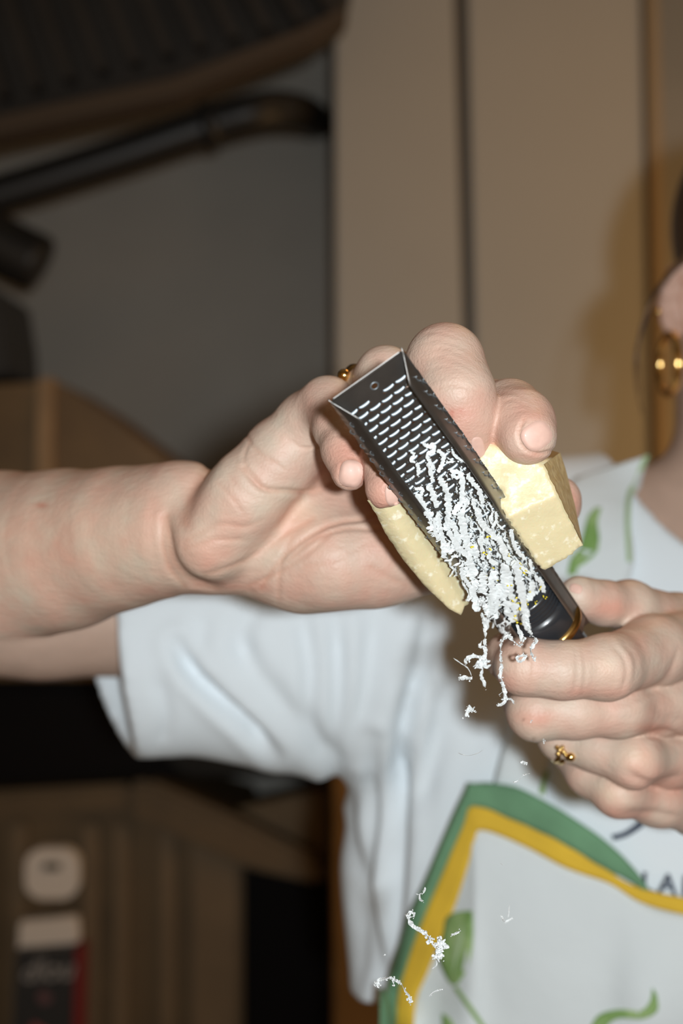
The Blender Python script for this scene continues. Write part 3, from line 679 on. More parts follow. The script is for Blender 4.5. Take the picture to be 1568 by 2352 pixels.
# print on the shirt above the bib
navy = mat('navy_print', (.035, .05, .09), .8)
def on_shirt(o): o.parent = shirt; return o
shirt_ribbon('printed_arc', [(1404, 1918), (1430, 1912), (1452, 1898), (1468, 1884), (1500, 1840)], [(1408, 1930), (1434, 1924), (1460, 1910), (1480, 1894), (1515, 1848)], navy, .003, 16, 3, shirt, .0004)
for ch, x, y in (('L', 1487, 2030), ('A', 1533, 2034), ('B', 1583, 2038)):
    p = onto(x, y, .004); tx = text('printed_letter', ch, p, .0158, navy, None, ext=.0003, rz=.08); on_shirt(tx)
# shirt neckband and sleeve hem
nb = []
for i in range(60):
    a = 2 * math.pi * i / 60; x = .272 + .079 * math.cos(a); zz = 1.455 + .098 * math.sin(a)
    q = P(0, 0, 1); p, n = bvhS.ray_cast(Vector((x * 1.0, .5, zz)), Vector((0, 1, 0)))[:2]
jeans = mat('dark_trousers', (.03, .035, .05), .9); 
FT = Field(np.array([.04, .75, -.0]), np.array([.53, 1.12, 1.03]), .012); J = FT.new()
FT.cone(J, (.275, .935, .96), (.275, .935, .88), .165, .17, .03, sy=1.5)
for s in (-1, 1): FT.cone(J, (.275 + s * .085, .935, .86), (.275 + s * .10, .945, .07), .090, .052, .03)
VJ, QJ = nets(FT, J); kid(np_mesh('trousers', relax(VJ, QJ, 1), QJ, jeans))
for s in (-1, 1):
    bm = bmesh.new(); bmesh.ops.create_uvsphere(bm, u_segments=20, v_segments=12, radius=1)
    for v in bm.verts: v.co = Vector((v.co.x * .045, v.co.y * .125, max(v.co.z, -.55) * .062)) + Vector((.275 + s * .10, .915, .0345))
    kid(bm_obj('shoe', bm, M['black'], None, True))

# ------------------------------------------------------------------ the grater
steel = mat('grater_steel', (.40, .385, .37), .40, 1.0, bump=(60, .05, 3, .0005), var=(120, .10))
tooth_m = mat('etched_edge', (.31, .35, .38), .5, .8)
blackp = mat('handle_black', (.022, .024, .028), .28, coat=.3)
brass = mat('brass', (.62, .40, .14), .22, 1.0)
GT = P(838, 858, .450); GN = P(1213, 1385, .540)
ga = (GN - GT).normalized(); v0 = P(932, 803, .45) - P(742, 912, .45); gv = (v0 - ga * v0.dot(ga)).normalized(); gw = gv.cross(ga)
if gw.y > 0: gw = -gw                                       # towards the photographer
GL = (GN - GT).length
def gp(s, c, wv=0.0): return GT + ga * s + gv * c + gw * wv  # along, across, towards the viewer (metres)
def halfw(s): t = s / GL; return .0141 + .0011 * min(1, max(0, t) * 3)
grater = tag(empty('cheese_grater', GN), 'steel hand grater with black handle, channel full of cheese shavings', 'grater')
ROW = .00345; PIT = .00475; NR = int((GL - .010) / ROW); slots = []
for r in range(NR):
    s = .0105 + r * ROW; offc = (r % 2) * PIT / 2
    for k in range(-3, 4):
        c = k * PIT + offc - PIT * .25
        if abs(c) < halfw(s) - .0021 and not (r < 1 and -.2 < k < .6): slots.append((s, c))
# floor of the channel with real slots: fine grid with slot cells left out
NC = 100; NS_ = int((GL + .030) / .00042); vs_, fs_ = [], []
ds = (GL + .030) / NS_
for i in range(NS_ + 1):
    s = i * ds
    for j in range(NC + 1):
        c = (j / NC * 2 - 1) * halfw(s); rr = 0
        if s < .003: c *= 1 - .10 * (1 - s / .003) ** 2
        vs_.append([s, c, .0011 * max(0, 1 - s / .0022) ** 2])
_a = np.array(vs_)
for s, c in slots:
    m_ = (abs(_a[:, 0] - s) < .003) & (abs(_a[:, 1] - c) < .004)
    _a[m_, 2] -= .00000 * np.exp(-((_a[m_, 0] - s + .0004) / .0009) ** 2 - ((_a[m_, 1] - c) / .0017) ** 4)
vs_ = [gp(*v) for v in _a.tolist()]
dead = set()
for s, c in slots:
    i0, i1 = int(round((s - .00095) / ds)), int(round((s + .0007) / ds)); hw = halfw(s)
    j0, j1 = int(round(((c - .00228) / hw + 1) / 2 * NC)), int(round(((c + .00228) / hw + 1) / 2 * NC))
    for i in range(i0, i1):
        for j in range(j0, j1):
            if (i == i0) and (j in (j0, j1 - 1)): continue
            dead.add((i, j))
i0 = int(.0065 / ds); 
for i in range(NS_):
    for j in range(NC):
        s = (i + .5) * ds; c = ((j + .5) / NC * 2 - 1) * halfw(s)
        if (s - .0062) ** 2 + (c - .0002) ** 2 < .00125 ** 2: continue
        if (i, j) in dead: continue
        a = i * (NC + 1) + j; fs_.append((a, a + 1, a + NC + 2, a + NC + 1))
blade = mesh_obj('blade', vs_, fs_, steel, smooth=False); at0(blade, grater)
md = blade.modifiers.new('thickness', 'SOLIDIFY'); md.thickness = .00025; md.offset = 0
# side walls, leaning in over the channel
def wall_h(s): return .0001 + .0078 * min(1, max(0, (s - .0006) / .009)) 
def wall_in(s): return .0046 * min(1, max(0, (s - .0006) / .009))
for sd, nm in ((-1, 'left'), (1, 'right')):
    vs_, fs_ = [], []; n = 120
    for i in range(n + 1):
        s = i / n * (GL + .026); hw = halfw(s); jag = .00035 * (random.random() - .5) if s < GL else 0
        wi = wall_in(s) * (1.05 if sd > 0 else 1.1)
        for q in range(4):
            t = q / 3; vs_.append(gp(s, sd * (hw + (jag if q == 0 else 0) - wi * t), wall_h(s) * t * (.75 if q else 0.0) + (.0 if q else -.0002)))
    for i in range(n):
        for q in range(3): a = i * 4 + q; fs_.append((a, a + 1, a + 5, a + 4))
    o = mesh_obj('side_wall', vs_, fs_, steel); at0(o, grater); md = o.modifiers.new('thickness', 'SOLIDIFY'); md.thickness = .0003
# the small bent teeth behind each slot (shared mesh)
bm = bmesh.new(); up = (cam_o - gp(GL / 2, 0)).normalized(); e_up = (-ga + up * ga.dot(up)).normalized(); rows = []
for i in range(9):
    t = i / 8 * 2 - 1; bend = .00045 * t ** 4 + .00016 * t * t
    rows.append([bm.verts.new(gv * (t * .00228) + e_up * (bend + q * .00046) + up * (.00018 * math.sin(q / 3 * math.pi) ) - gw * .0001) for q in range(4)])
for a, b in zip(rows[:-1], rows[1:]):
    for q in range(3): bm.faces.new((a[q], a[q + 1], b[q + 1], b[q]))
tooth0 = None
for s, c in slots:
    if tooth0 is None:
        tooth0 = bm_obj('tooth', bm, tooth_m, None, True); tooth = tooth0
        md = tooth0.modifiers.new('thickness', 'SOLIDIFY'); md.thickness = .0001
    else: tooth = tooth0.copy(); C.objects.link(tooth)
    tooth.parent = grater; tooth.matrix_parent_inverse = Matrix.Translation(-grater.location)
    tooth.location = gp(s + .00066, c, .00018)
# teeth showing on the side walls
wall_t = []
bm = bmesh.new()
_r = []
for i in range(7):
    t = i / 6 * 2 - 1; p_ = ga * (t * .0012 + .0004 * t * t) - gv * (.0006 * (1 - t * t)); _r.append((bm.verts.new(p_), bm.verts.new(p_ + gv * .00032 + gw * .0002)))
for a, b in zip(_r[:-1], _r[1:]): bm.faces.new((a[0], a[1], b[1], b[0]))
edge0 = None
for i in range(30):
    for sd in (-1, 1):
        s = .012 + i * .0037; c = sd * (halfw(s) - (.0006 if i % 2 else .0020) + .0003)
        if edge0 is None: edge0 = bm_obj('edge_tooth', bm, tooth_m); o = edge0; md = o.modifiers.new('thickness', 'SOLIDIFY'); md.thickness = .00015
        else: o = edge0.copy(); C.objects.link(o)
        o.parent = grater; o.matrix_parent_inverse = Matrix.Translation(-grater.location)
        o.location = gp(s, c + sd * .0002, .0007 if i % 2 else .0021)
at0(torus('hole_rim', gp(.0062, .0002, .0001), .0013, .00022, gw, tooth_m, None, 24), grater)
# handle: ribbed collar, black grip and brass rim
def lathe(name, s0, prof, m, seg=40, flat=.80, wc=.0):
    vs_, fs_ = [], []
    for ds_, r in prof:
        for k in range(seg):
            a = 2 * math.pi * k / seg; vs_.append(gp(s0 + ds_, math.cos(a) * r, wc + math.sin(a) * r * flat))
    for i in range(len(prof) - 1):
        for k in range(seg): a = i * seg + k; b = i * seg + (k + 1) % seg; fs_.append((a, b, b + seg, a + seg))
    fs_.append(tuple(range(seg - 1, -1, -1))); fs_.append(tuple(range((len(prof) - 1) * seg, len(prof) * seg)))
    o = mesh_obj(name, vs_, fs_, m); at0(o, grater); return o
prof = [(0, .0105)]
for i in range(5): prof += [(.0006 + i * .0022, .0118), (.0014 + i * .0022, .0118), (.0018 + i * .0022, .0110), (.0022 + i * .0022, .0110)]
lathe('ribbed_neck', GL - .006, prof, blackp, wc=-.001)
lathe('handle', GL + .0055, [(0, .0118), (.003, .0128), (.012, .0134), (.016, .0128), (.022, .0112), (.050, .0115), (.085, .0135), (.100, .0125), (.106, .008)], blackp, wc=-.001)
lathe('brass_rim', GL + .0165, [(0, .0142), (.0012, .0152), (.003, .0152), (.0042, .0142)], brass, wc=-.001)

# ------------------------------------------------------------------ the cheese wedge
cheese_m = mat('hard_cheese', (.86, .72, .40), .42, sss=.25, spec=.5, bump=[(220, .22, 6, .0010), (900, .25, 3, .0004)])
nt = cheese_m.node_tree; b = nt.nodes['Principled BSDF']; tc = nt.nodes['Texture Coordinate']
vo = nt.nodes.new('ShaderNodeTexNoise'); vo.inputs['Scale'].default_value = 330; vo.inputs['Detail'].default_value = 3
rp = nt.nodes.new('ShaderNodeValToRGB'); rp.color_ramp.elements[0].position = .58; rp.color_ramp.elements[1].position = .72; rp.color_ramp.elements[0].color = (.71, .60, .365, 1); rp.color_ramp.elements[1].color = (.86, .80, .63, 1)
nt.links.new(tc.outputs['Object'], vo.inputs['Vector']); nt.links.new(vo.outputs['Fac'], rp.inputs['Fac']); nt.links.new(rp.outputs['Color'], b.inputs['Base Color'])
rind_m = mat('cheese_rind', (.52, .36, .15), .5, sss=.1, var=(300, .0, (.70, .54, .28)), bump=(250, .5, 5, .0012))
def plane_d(px, py, off=0.0):
    """distance of the point of the channel floor (raised by off) seen at a pixel"""
    r = P(px, py, 1) - cam_o; q = GT + gw * off; t = (q - cam_o).dot(gw) / r.dot(gw); return t
# front outline (px, py, distance) and how far the block reaches back
front = [(845, 1150, .497), (905, 1158, .500), (990, 1150, .503), (1060, 1100, .503), (1118, 1017, .501), (1180, 1040, .500), (1246, 1070, .499), (1262, 1105, .499), (1298, 1178, .503), (1338, 1252, .507),
         (1300, 1282, .508), (1252, 1309, .509), (1200, 1290, .515), (1130, 1340, .530), (1063, 1398, .532), (1057, 1412, .532), (1030, 1398, .530), (975, 1345, .525), (925, 1285, .515), (885, 1225, .506), (865, 1185, .500)]
back = [(850, 1150, .515), (925, 1120, .525), (1000, 1110, .530), (1075, 1040, .532), (1130, 1000, .534), (1195, 1010, .534), (1284, 1040, .530), (1296, 1075, .530), (1318, 1160, .530), (1334, 1240, .523),
        (1300, 1272, .523), (1255, 1298, .525), (1210, 1285, .530), (1140, 1335, .540), (1066, 1390, .541), (1060, 1405, .541), (1036, 1390, .541), (985, 1335, .54), (935, 1275, .535), (895, 1215, .525), (875, 1180, .52)]
cheese = tag(empty('cheese_wedge', P(1100, 1220, .52)), 'pale yellow hard cheese wedge held against the back of the grater', 'cheese')
inner = [(1180, 1040, .4985), (1168, 1135, .4975), (1215, 1160, .4965), (1275, 1140, .4975), (1190, 1210, .5000), (1235, 1270, .503), (1290, 1220, .504), (900, 1190, .4955), (950, 1245, .503), (1000, 1315, .513), (990, 1225, .506), (1040, 1370, .527)]
# densify: triangulated grid inside the outline with interpolated depth, plus notch; ragged edges from noise
def inpoly(x, y, pl):
    r = False; j = len(pl) - 1
    for i in range(len(pl)):
        if (pl[i][1] > y) != (pl[j][1] > y) and x < (pl[j][0] - pl[i][0]) * (y - pl[i][1]) / (pl[j][1] - pl[i][1]) + pl[i][0]: r = not r
        j = i
    return r
from mathutils import noise, geometry
ctrl = front + inner
def lsq(pl): return np.linalg.lstsq(np.array([(a, b_, 1) for a, b_, _ in pl], float), np.array([d for *_, d in pl]), rcond=None)[0]
fA = lsq([(1118, 1017, .5025), (1246, 1070, .4995), (1265, 1130, .4970), (1165, 1180, .4985)])
fB = lsq([(1165, 1182, .4978), (1268, 1138, .4968), (1338, 1252, .509), (1252, 1309, .511)])
fC = lsq([(845, 1150, .496), (990, 1225, .505), (1057, 1412, .530), (930, 1290, .511)])
def across(x, y, off):
    t = plane_d(x, y, off); q = P(x, y, t) - GT; return q.dot(gv), halfw(q.dot(ga))
def depth_at(x, y):
    c0, h0 = across(x, y, 0.0); c1, h1 = across(x, y, .0062); A_ = max(fA @ (x, y, 1), fB @ (x, y, 1)); lx = ((x - 900) * 220 - (y - 1180) * 140) / 260.8; C_ = fC @ (x, y, 1) - .0045 * math.exp(-((lx + 8) / 34) ** 2) + .004 * min(1, max(0, (lx - 25) / 25))
    back_ = plane_d(x, y, -.0011)
    if c0 < -h0 - .0002: return max(C_, back_ - .012)
    if c1 > h1 - .0041 and y > 1142: return A_
    if c0 > h0 + .0002: return A_
    return max(back_, C_ if c0 < 0 else A_)
rim = []
for i in range(len(front)):
    a, b_ = front[i], front[(i + 1) % len(front)]; n = max(1, int(math.dist(a[:2], b_[:2]) / 7))
    for k in range(n):
        t = k / n; x, y = a[0] + (b_[0] - a[0]) * t, a[1] + (b_[1] - a[1]) * t; j = noise.noise(Vector((x * .09, y * .09, 1))) * 4.5 + noise.noise(Vector((x * .3, y * .3, 4))) * 2.5
        x += j * .8; y += j * .5; q = back[i]; q2 = back[(i + 1) % len(back)]
        rim.append(((x, y), Vector(P(*q)).lerp(P(*q2), t), i))
pts2 = [Vector(r[0]) for r in rim]; poly = [tuple(p) for p in pts2]; nr = len(pts2)
edges = [(i, (i + 1) % nr) for i in range(nr)]
x = 846
while x < 1336:
    y = 1020
    while y < 1410:
        X_, Y_ = x + random.uniform(-2, 2), y + random.uniform(-2, 2)
        if inpoly(X_, Y_, poly) and min(math.dist((X_, Y_), p) for p in poly) > 4: pts2.append(Vector((X_, Y_)))
        y += 6
    x += 6
r = geometry.delaunay_2d_cdt(pts2, edges, [], 1, 1e-5); fv = []
for p in r[0]:
    d = depth_at(p.x, p.y) + noise.noise(Vector((p.x * .02, p.y * .02, 2))) * .0006 + noise.noise(Vector((p.x * .15, p.y * .15, 7))) * .00012
    fv.append(P(p.x, p.y, d))
cf = mesh_obj('cheese_face', fv + [q for _, q, _ in rim], [], cheese_m)
bm = bmesh.new(); bv = [bm.verts.new(v) for v in fv]; kv = [bm.verts.new(q) for _, q, _ in rim]
for f in r[2]:
    if len(set(f)) == 3: bm.faces.new([bv[i] for i in f])
rb = bmesh.new(); r_side = []
order = {}
for i, p in enumerate(r[0]):
    pass
near = [min(range(len(r[0])), key=lambda m_: (r[0][m_] - pts2[i]).length) for i in range(nr)]
for i in range(nr):
    a, b_ = near[i], near[(i + 1) % nr]
    if a != b_:
        if 6 <= rim[i][2] <= 8: r_side.append((fv[a], fv[b_], kv[(i + 1) % nr].co.copy(), kv[i].co.copy()))
        bm.faces.new((bv[a], bv[b_], kv[(i + 1) % nr], kv[i]))
bm.faces.new(kv); bmesh.ops.remove_doubles(bm, verts=bm.verts, dist=1e-6); bmesh.ops.recalc_face_normals(bm, faces=bm.faces)
bpy.data.objects.remove(cf, do_unlink=True)
at0(bm_obj('cheese_body', bm, cheese_m, None, True), cheese)
# rind skin on the long right side
vs_, fs_ = [], []
for q in r_side:
    i = len(vs_); nn = Vector((.9, -.3, .3)).normalized()
    cols = [[q[0].lerp(q[3], t) + nn * .0003 for t in (.06, .35, .7, 1)], [q[1].lerp(q[2], t) + nn * .0003 for t in (.06, .35, .7, 1)]]
    vs_ += cols[0] + cols[1]
    for k in range(3): fs_.append((i + k, i + k + 1, i + k + 5, i + k + 4))
at0(mesh_obj('rind', vs_, fs_, rind_m), cheese)

# ------------------------------------------------------------------ shavings
shav_m = mat('shaving', (.74, .76, .76), .7, sss=.0, spec=.3, bump=(900, .3, 3, .0004))
zest_m = mat('zest', (.85, .68, .03), .5)
def z2(l, ox=930, oy=1050, k=4.48): return [(ox + x / k, oy + y / k) for x, y in l]
def ribbon_geo(path, wpx, depth, rag=.35, curl=.25, step=4.0, th=.00016, zig=0.0):
    """path px list; depth(px,py)->distance; ragged, slightly twisted strip"""
    sp = smooth_path([(x, y, 0) for x, y in path], 8); q = [sp[0]]
    for p in sp[1:]:
        if (p - q[-1]).length > step: q.append(p)
    vs_, fs_ = [], []; ph = random.uniform(0, 9); n = len(q)
    if n < 2: return [], []
    tw = random.uniform(-.5, .5)
    for i, p in enumerate(q):
        t = (q[min(i + 1, n - 1)] - q[max(i - 1, 0)]).normalized(); nn = Vector((-t.y, t.x, 0)); d = depth(p.x, p.y)
        e = min(1, .45 + min(i, n - 1 - i) * .35)
        a1 = wpx / 2 * e * (1 + random.uniform(-rag, rag)); a2 = wpx / 2 * e * (1 + random.uniform(-rag, rag)); tw += random.uniform(-curl, curl); tw *= .9
        c = math.cos(tw); s = math.sin(tw) ; z_ = zig * (1 if i % 2 else -1)
        p1 = P(p.x + nn.x * a1 * c, p.y + nn.y * a1 * c, d + s * a1 * d / FPX + z_); p2 = P(p.x - nn.x * a2 * c, p.y - nn.y * a2 * c, d - s * a2 * d / FPX + z_)
        pm = (p1 + p2) / 2; v = (cam_o - pm).normalized()
        vs_ += [p1, pm + v * (.05 * (a1 + a2) * d / FPX + th), p2, pm - v * th]
    for i in range(n - 1):
        for k in range(4): a = i * 4; fs_.append((a + k, a + (k + 1) % 4, a + 4 + (k + 1) % 4, a + 4 + k))
    fs_.append((3, 2, 1, 0)); e = (n - 1) * 4; fs_.append((e, e + 1, e + 2, e + 3))
    return vs_, fs_
def chip_geo(px, py, d, rpx, flat=.6):
    bm = bmesh.new(); bmesh.ops.create_icosphere(bm, subdivisions=1, radius=1); rr = rpx * d / FPX; c = P(px, py, d)
    R_ = Matrix.Rotation(random.uniform(0, 6), 3, Vector((random.random() + .1, random.random(), random.random())).normalized())
    for v in bm.verts: v.co = c + R_ @ Vector((v.co.x * random.uniform(.6, 1.35), v.co.y * random.uniform(.5, 1.2), v.co.z * flat * random.uniform(.4, 1.2))) * rr
    bm.verts.index_update(); vs_ = [v.co.copy() for v in bm.verts]; fs_ = [tuple(v.index for v in f.verts) for f in bm.faces]; bm.free(); return vs_, fs_
class Pile:
    def __init__(s): s.v = []; s.f = []
    def add(s, g):
        o = len(s.v); s.v += g[0]; s.f += [tuple(i + o for i in f) for f in g[1]]
def fl(off): return lambda x, y: plane_d(x, y, off)
pile = Pile()
lines = [([(60, -60), (90, -20), (60, 30), (110, 60)], 6, .002), ([(180, -140), (250, -110), (300, -130), (280, -60), (230, -20), (260, 60), (300, 130)], 8, .002), ([(330, -70), (390, -20), (380, 80), (330, 160)], 8, .002), ([(120, 60), (140, 130), (130, 200)], 7, .002), ([(230, 60), (270, 170), (280, 260)], 8, .0025), ([(420, 60), (510, 40)], 6, .002), ([(480, -70), (530, 0), (640, 60)], 5, .002), ([(460, 140), (560, 170), (600, 250)], 9, .0025), ([(640, 170), (690, 260), (760, 340), (800, 480)], 10, .003), ([(860, 470), (900, 560), (870, 640), (920, 720)], 4, .003), ([(930, 560), (940, 640), (890, 740)], 6, .003),([(350, 200), (400, 290), (440, 400), (445, 520), (440, 640), (420, 760)], 13, .0035), ([(240, 280), (290, 400), (330, 520)], 12, .003), ([(110, 380), (180, 470), (220, 560), (300, 600)], 11, .003),
    ([(340, 560), (350, 700), (390, 850), (400, 1040)], 12, .006), ([(590, 200), (590, 350), (570, 480), (490, 590)], 12, .0035), ([(560, 560), (590, 700), (620, 850), (700, 950), (740, 1050)], 15, .004),
    ([(730, 560), (790, 680), (880, 780), (980, 870), (1010, 950), (1080, 1110)], 12, .0045), ([(700, 420), (720, 520), (790, 570)], 9, .003), ([(440, 760), (520, 880), (620, 1000), (700, 1060)], 11, .0065),
    ([(300, 620), (310, 760), (330, 850)], 6, .007), ([(1090, 740), (1110, 860), (1150, 960), (1240, 1050)], 8, .007), ([(1140, 1080), (1170, 1250), (1200, 1420), (1230, 1560), (1240, 1700), (1270, 1790)], 15, .0075),
    ([(1000, 1090), (1030, 1200), (1020, 1350), (1000, 1480)], 17, .006), ([(940, 1170), (890, 1280), (900, 1400), (880, 1540), (880, 1640)], 14, .008), ([(790, 1180), (800, 1280), (790, 1400)], 17, .0085),
    ([(740, 1260), (700, 1360), (730, 1500), (740, 1590)], 14, .009), ([(570, 1140), (600, 1230), (650, 1300), (690, 1380), (640, 1480)], 9, .008), ([(760, 1450), (820, 1560), (830, 1650), (830, 1780)], 10, .0085),
    ([(1170, 1090), (1220, 1150), (1310, 1210)], 8, .006), ([(1020, 1130), (1060, 1250), (1080, 1400), (1130, 1550), (1180, 1680)], 17, .005), ([(1280, 1050), (1310, 1180), (1330, 1200)], 7, .006), ([(1330, 1220), (1400, 1300), (1430, 1400)], 9, .0055),
    ([(650, 1050), (690, 1160), (680, 1250)], 19, .0065), ([(860, 980), (880, 1060), (950, 1110)], 8, .005), ([(760, 830), (790, 940), (800, 1060)], 9, .0045), ([(470, 660), (520, 760), (560, 880)], 12, .004), ([(640, 430), (600, 540), (560, 620)], 9, .0035),
    ([(470, 180), (540, 210), (600, 160)], 8, .0025), ([(100, 330), (170, 330), (160, 400)], 8, .0025), ([(200, 560), (260, 640), (290, 720)], 9, .005), ([(600, 890), (660, 960), (640, 1040)], 12, .006),
    ([(1100, 1070), (1140, 1130), (1130, 1210)], 14, .006), ([(980, 1300), (940, 1420), (950, 1540)], 14, .0075), ([(1050, 1480), (1060, 1600), (1150, 1680)], 15, .006), ([(1310, 1280), (1300, 1400), (1260, 1480)], 12, .005)]
for ln, wd, off in lines:
    for p_ in smooth_path([(x, y, 0) for x, y in z2(ln)], 6):
        if random.random() < .8: sg = random.choice((-1, 1)); pile.add(chip_geo(p_.x + sg * wd * random.uniform(.2, .6), p_.y + random.gauss(0, 2), plane_d(p_.x, p_.y, off + random.uniform(-.0006, .0004)), random.uniform(.8, 2.6)))
for ln, wd, off in lines: pile.add(ribbon_geo(z2(ln), wd * 1.15, fl(off + .0022), .45, .22, 2.0, .0001))
# loose small curls filling the channel, thin at the top and thick towards the handle
AX = (.58, .815); OR = (838, 858); PXV = (.867, -.497)
cnt = 0
while cnt < 620:
    t = random.uniform(.30, 1.04) if random.random() < .3 else random.uniform(.50, 1.05); c = random.uniform(-1, 1) if t > .5 else random.uniform(-.1, 1)
    if random.random() > min(1, (t - .24) * 2.4): continue
    s = t * GL; p3 = gp(s, c * (halfw(s) - .0035) - (.003 if t > .6 else 0), .0008); (x,), (y,) = pix([tuple(p3)]); cnt += 1
    if t > .97 and c > .1: continue
    a = 1.15 + random.gauss(0, .55); L_ = random.uniform(9, 30) if t > .45 else random.uniform(5, 14); off = random.uniform(.0008, .0025 + .0045 * max(0, t - .4))
    x2, y2 = x + math.cos(a) * L_ / 2, y + math.sin(a) * L_ / 2; a2 = a + random.gauss(0, .6)
    pile.add(ribbon_geo([(x, y), (x2, y2), (x2 + math.cos(a2) * L_ / 2, y2 + math.sin(a2) * L_ / 2)], random.uniform(1.5, 7), fl(off), .6, .6, 2.2, .0001))
for _ in range(1400):
    t = random.uniform(.33, 1.0); 
    if random.random() > (t - .25) * 1.5: continue
    c = random.uniform(-1, 1); s = t * GL; p3 = gp(s, c * (halfw(s) - .003), random.uniform(.0003, .003)); (x,), (y,) = pix([tuple(p3)]); pile.add(chip_geo(x, y, p3.y, random.uniform(.8, 3.0)))
# fringe of curls hanging over the left wall
for i in range(90):
    t = random.uniform(0, 1); x = 985 + 175 * t + random.gauss(0, 5); y = 1190 + 235 * t + random.gauss(0, 7); a = 1.6 + random.gauss(0, .7); L_ = random.uniform(8, 26)
    pile.add(ribbon_geo([(x, y), (x + math.cos(a) * L_ * .5 + 3, y + math.sin(a) * L_ * .5), (x + math.cos(a + .5) * L_, y + math.sin(a + .3) * L_)], random.uniform(3, 8), fl(.0085), .55, .5, 3.0))
tag(mesh_obj('grated_cheese', pile.v, pile.f, shav_m, smooth=False), 'heap of white grated cheese filling the channel of the grater', 'grated cheese', kind='stuff')
zp = Pile()
for (x, y) in z2([(700, 910), (800, 995), (830, 990), (870, 960), (850, 825), (1070, 1010), (1190, 1105), (1215, 1190), (1230, 1180), (1180, 1140), (905, 1140), (830, 1240), (945, 1255), (1080, 1300), (1150, 1440), (1160, 1500), (1240, 1490), (1250, 1510), (1170, 1560), (1150, 1680), (1180, 1700), (1380, 1350), (1340, 1490), (1440, 1440), (1290, 1400), (1130, 1650), (1100, 1480), (970, 1530)]):
    for _ in range(3): zp.add(chip_geo(x + random.gauss(0, 3), y + random.gauss(0, 3), plane_d(x, y, .0095), random.uniform(1.3, 3.4)))
tag(mesh_obj('lemon_zest', zp.v, zp.f, zest_m, smooth=False), 'yellow specks of lemon zest caught among the grated cheese', 'zest', kind='stuff')

# long strands hanging from the lower left lip, and flakes in the air: each a thing
def strand_thing(paths, label, d, group='cheese strands hanging from the grater', name='cheese_strand', chips=()):
    pl = Pile()
    for ln, wd in paths: pl.add(ribbon_geo(ln, wd, (lambda x, y: d + .0012 * math.sin(x * .2 + y * .13)), .45, .7, 3.0, .0002))
    for ln, wd in paths:
        if wd < 4: continue
        for p_ in smooth_path([(x, y, 0) for x, y in ln], 10):
            if random.random() < .75: pl.add(chip_geo(p_.x + random.gauss(0, wd * .28), p_.y + random.gauss(0, wd * .28), d + random.gauss(0, .0005), random.uniform(.16, .34) * wd))
    for x, y, rr in chips:
        for _ in range(max(3, int(rr * rr / 5))): pl.add(chip_geo(x + random.gauss(0, rr * .45), y + random.gauss(0, rr * .45), d + random.gauss(0, .0006), random.uniform(.22, .5) * rr + 1))
    o = mesh_obj(name, pl.v, pl.f, shav_m, smooth=False); return tag(o, label, 'cheese', group)
def z3(l): return z2(l, 1020, 1300, 3.733)
strand_thing([(z3([(320, 400), (345, 500), (350, 600), (345, 690)]), 8), (z3([(345, 690), (300, 690), (320, 650)]), 6), (z3([(345, 690), (350, 760), (330, 790), (250, 770), (190, 800), (185, 840)]), 9), (z3([(330, 880), (315, 950), (345, 1010), (345, 1045)]), 8)],
             'long crumpled cheese strand with a knotted cluster, hanging left of the index finger', .512, chips=[(z3([(340, 820)])[0] + (13,)), (z3([(290, 850)])[0] + (7,)), (z3([(200, 800)])[0] + (6,))])
strand_thing([(z3([(560, 590), (500, 630), (480, 740), (490, 860), (480, 950), (510, 1040), (520, 1160), (450, 1200)]), 9), (z3([(545, 590), (600, 650), (650, 680), (690, 610)]), 9), (z3([(485, 1145), (540, 1140), (580, 1150), (600, 1190)]), 4), (z3([(500, 1080), (465, 1110)]), 4)],
             'hooked cheese strand dangling in front of the index finger, forked at its end', .510)
strand_thing([(z3([(700, 400), (715, 500), (730, 570), (790, 640), (740, 720), (770, 800)]), 9), (z3([(620, 500), (650, 580), (660, 650)]), 9), (z3([(640, 770), (700, 770), (660, 820), (620, 800), (640, 760)]), 6)],
             'curled cheese strand ending in a small loop on the index finger', .508, chips=[(z3([(770, 800)])[0] + (5,))])
strand_thing([(z3([(250, 230), (270, 390)]), 11), (z3([(300, 280), (350, 350), (385, 450)]), 12), (z3([(180, 90), (160, 150), (230, 260), (185, 300)]), 5)],
             'short flat cheese strands hanging beside the tip of the left cheese piece', .512)
def z4(l): return z2(l, 840, 1960, 4.126)
fg = 'cheese flakes falling in the air'
strand_thing([(z3([(78, 790), (150, 840), (205, 880), (235, 950)]), 2.5), (z3([(130, 960), (190, 960), (240, 970)]), 10)], 'falling flake with a thread tail beside the left shirt folds', .50, fg, 'cheese_flake')
strand_thing([(z3([(180, 1290), (215, 1230), (260, 1240)]), 12), (z3([(215, 1190), (225, 1250)]), 7)], 'small square translucent flake falling below the index fingertip', .505, fg, 'cheese_flake')
strand_thing([(z4([(440, 550), (400, 600), (440, 680), (520, 730), (600, 790)]), 11), (z4([(660, 1010), (670, 1060), (620, 1100)]), 3), (z4([(460, 560), (455, 610)]), 5)],
             'largest crumpled cheese clump falling in front of the green apron trim', .497, fg, 'cheese_flake', [(z4([(x, y)])[0] + (r_,)) for x, y, r_ in ((610, 820, 9), (660, 870, 8), (720, 860, 12), (690, 930, 10), (680, 980, 9), (720, 990, 6), (500, 710, 6), (420, 600, 5))])
strand_thing([(z4([(110, 1200), (170, 1190), (235, 1175), (270, 1200), (330, 1230), (370, 1300), (410, 1360), (430, 1420)]), 9), (z4([(250, 1180), (265, 1250)]), 5), (z4([(400, 1370), (390, 1400)]), 5)],
             'bent falling cheese strand crossing the lowest part of the green trim', .497, fg, 'cheese_flake', [(z4([(115, 1230)])[0] + (8,)), (z4([(260, 1250)])[0] + (4,)), (z4([(430, 1415)])[0] + (5,))])
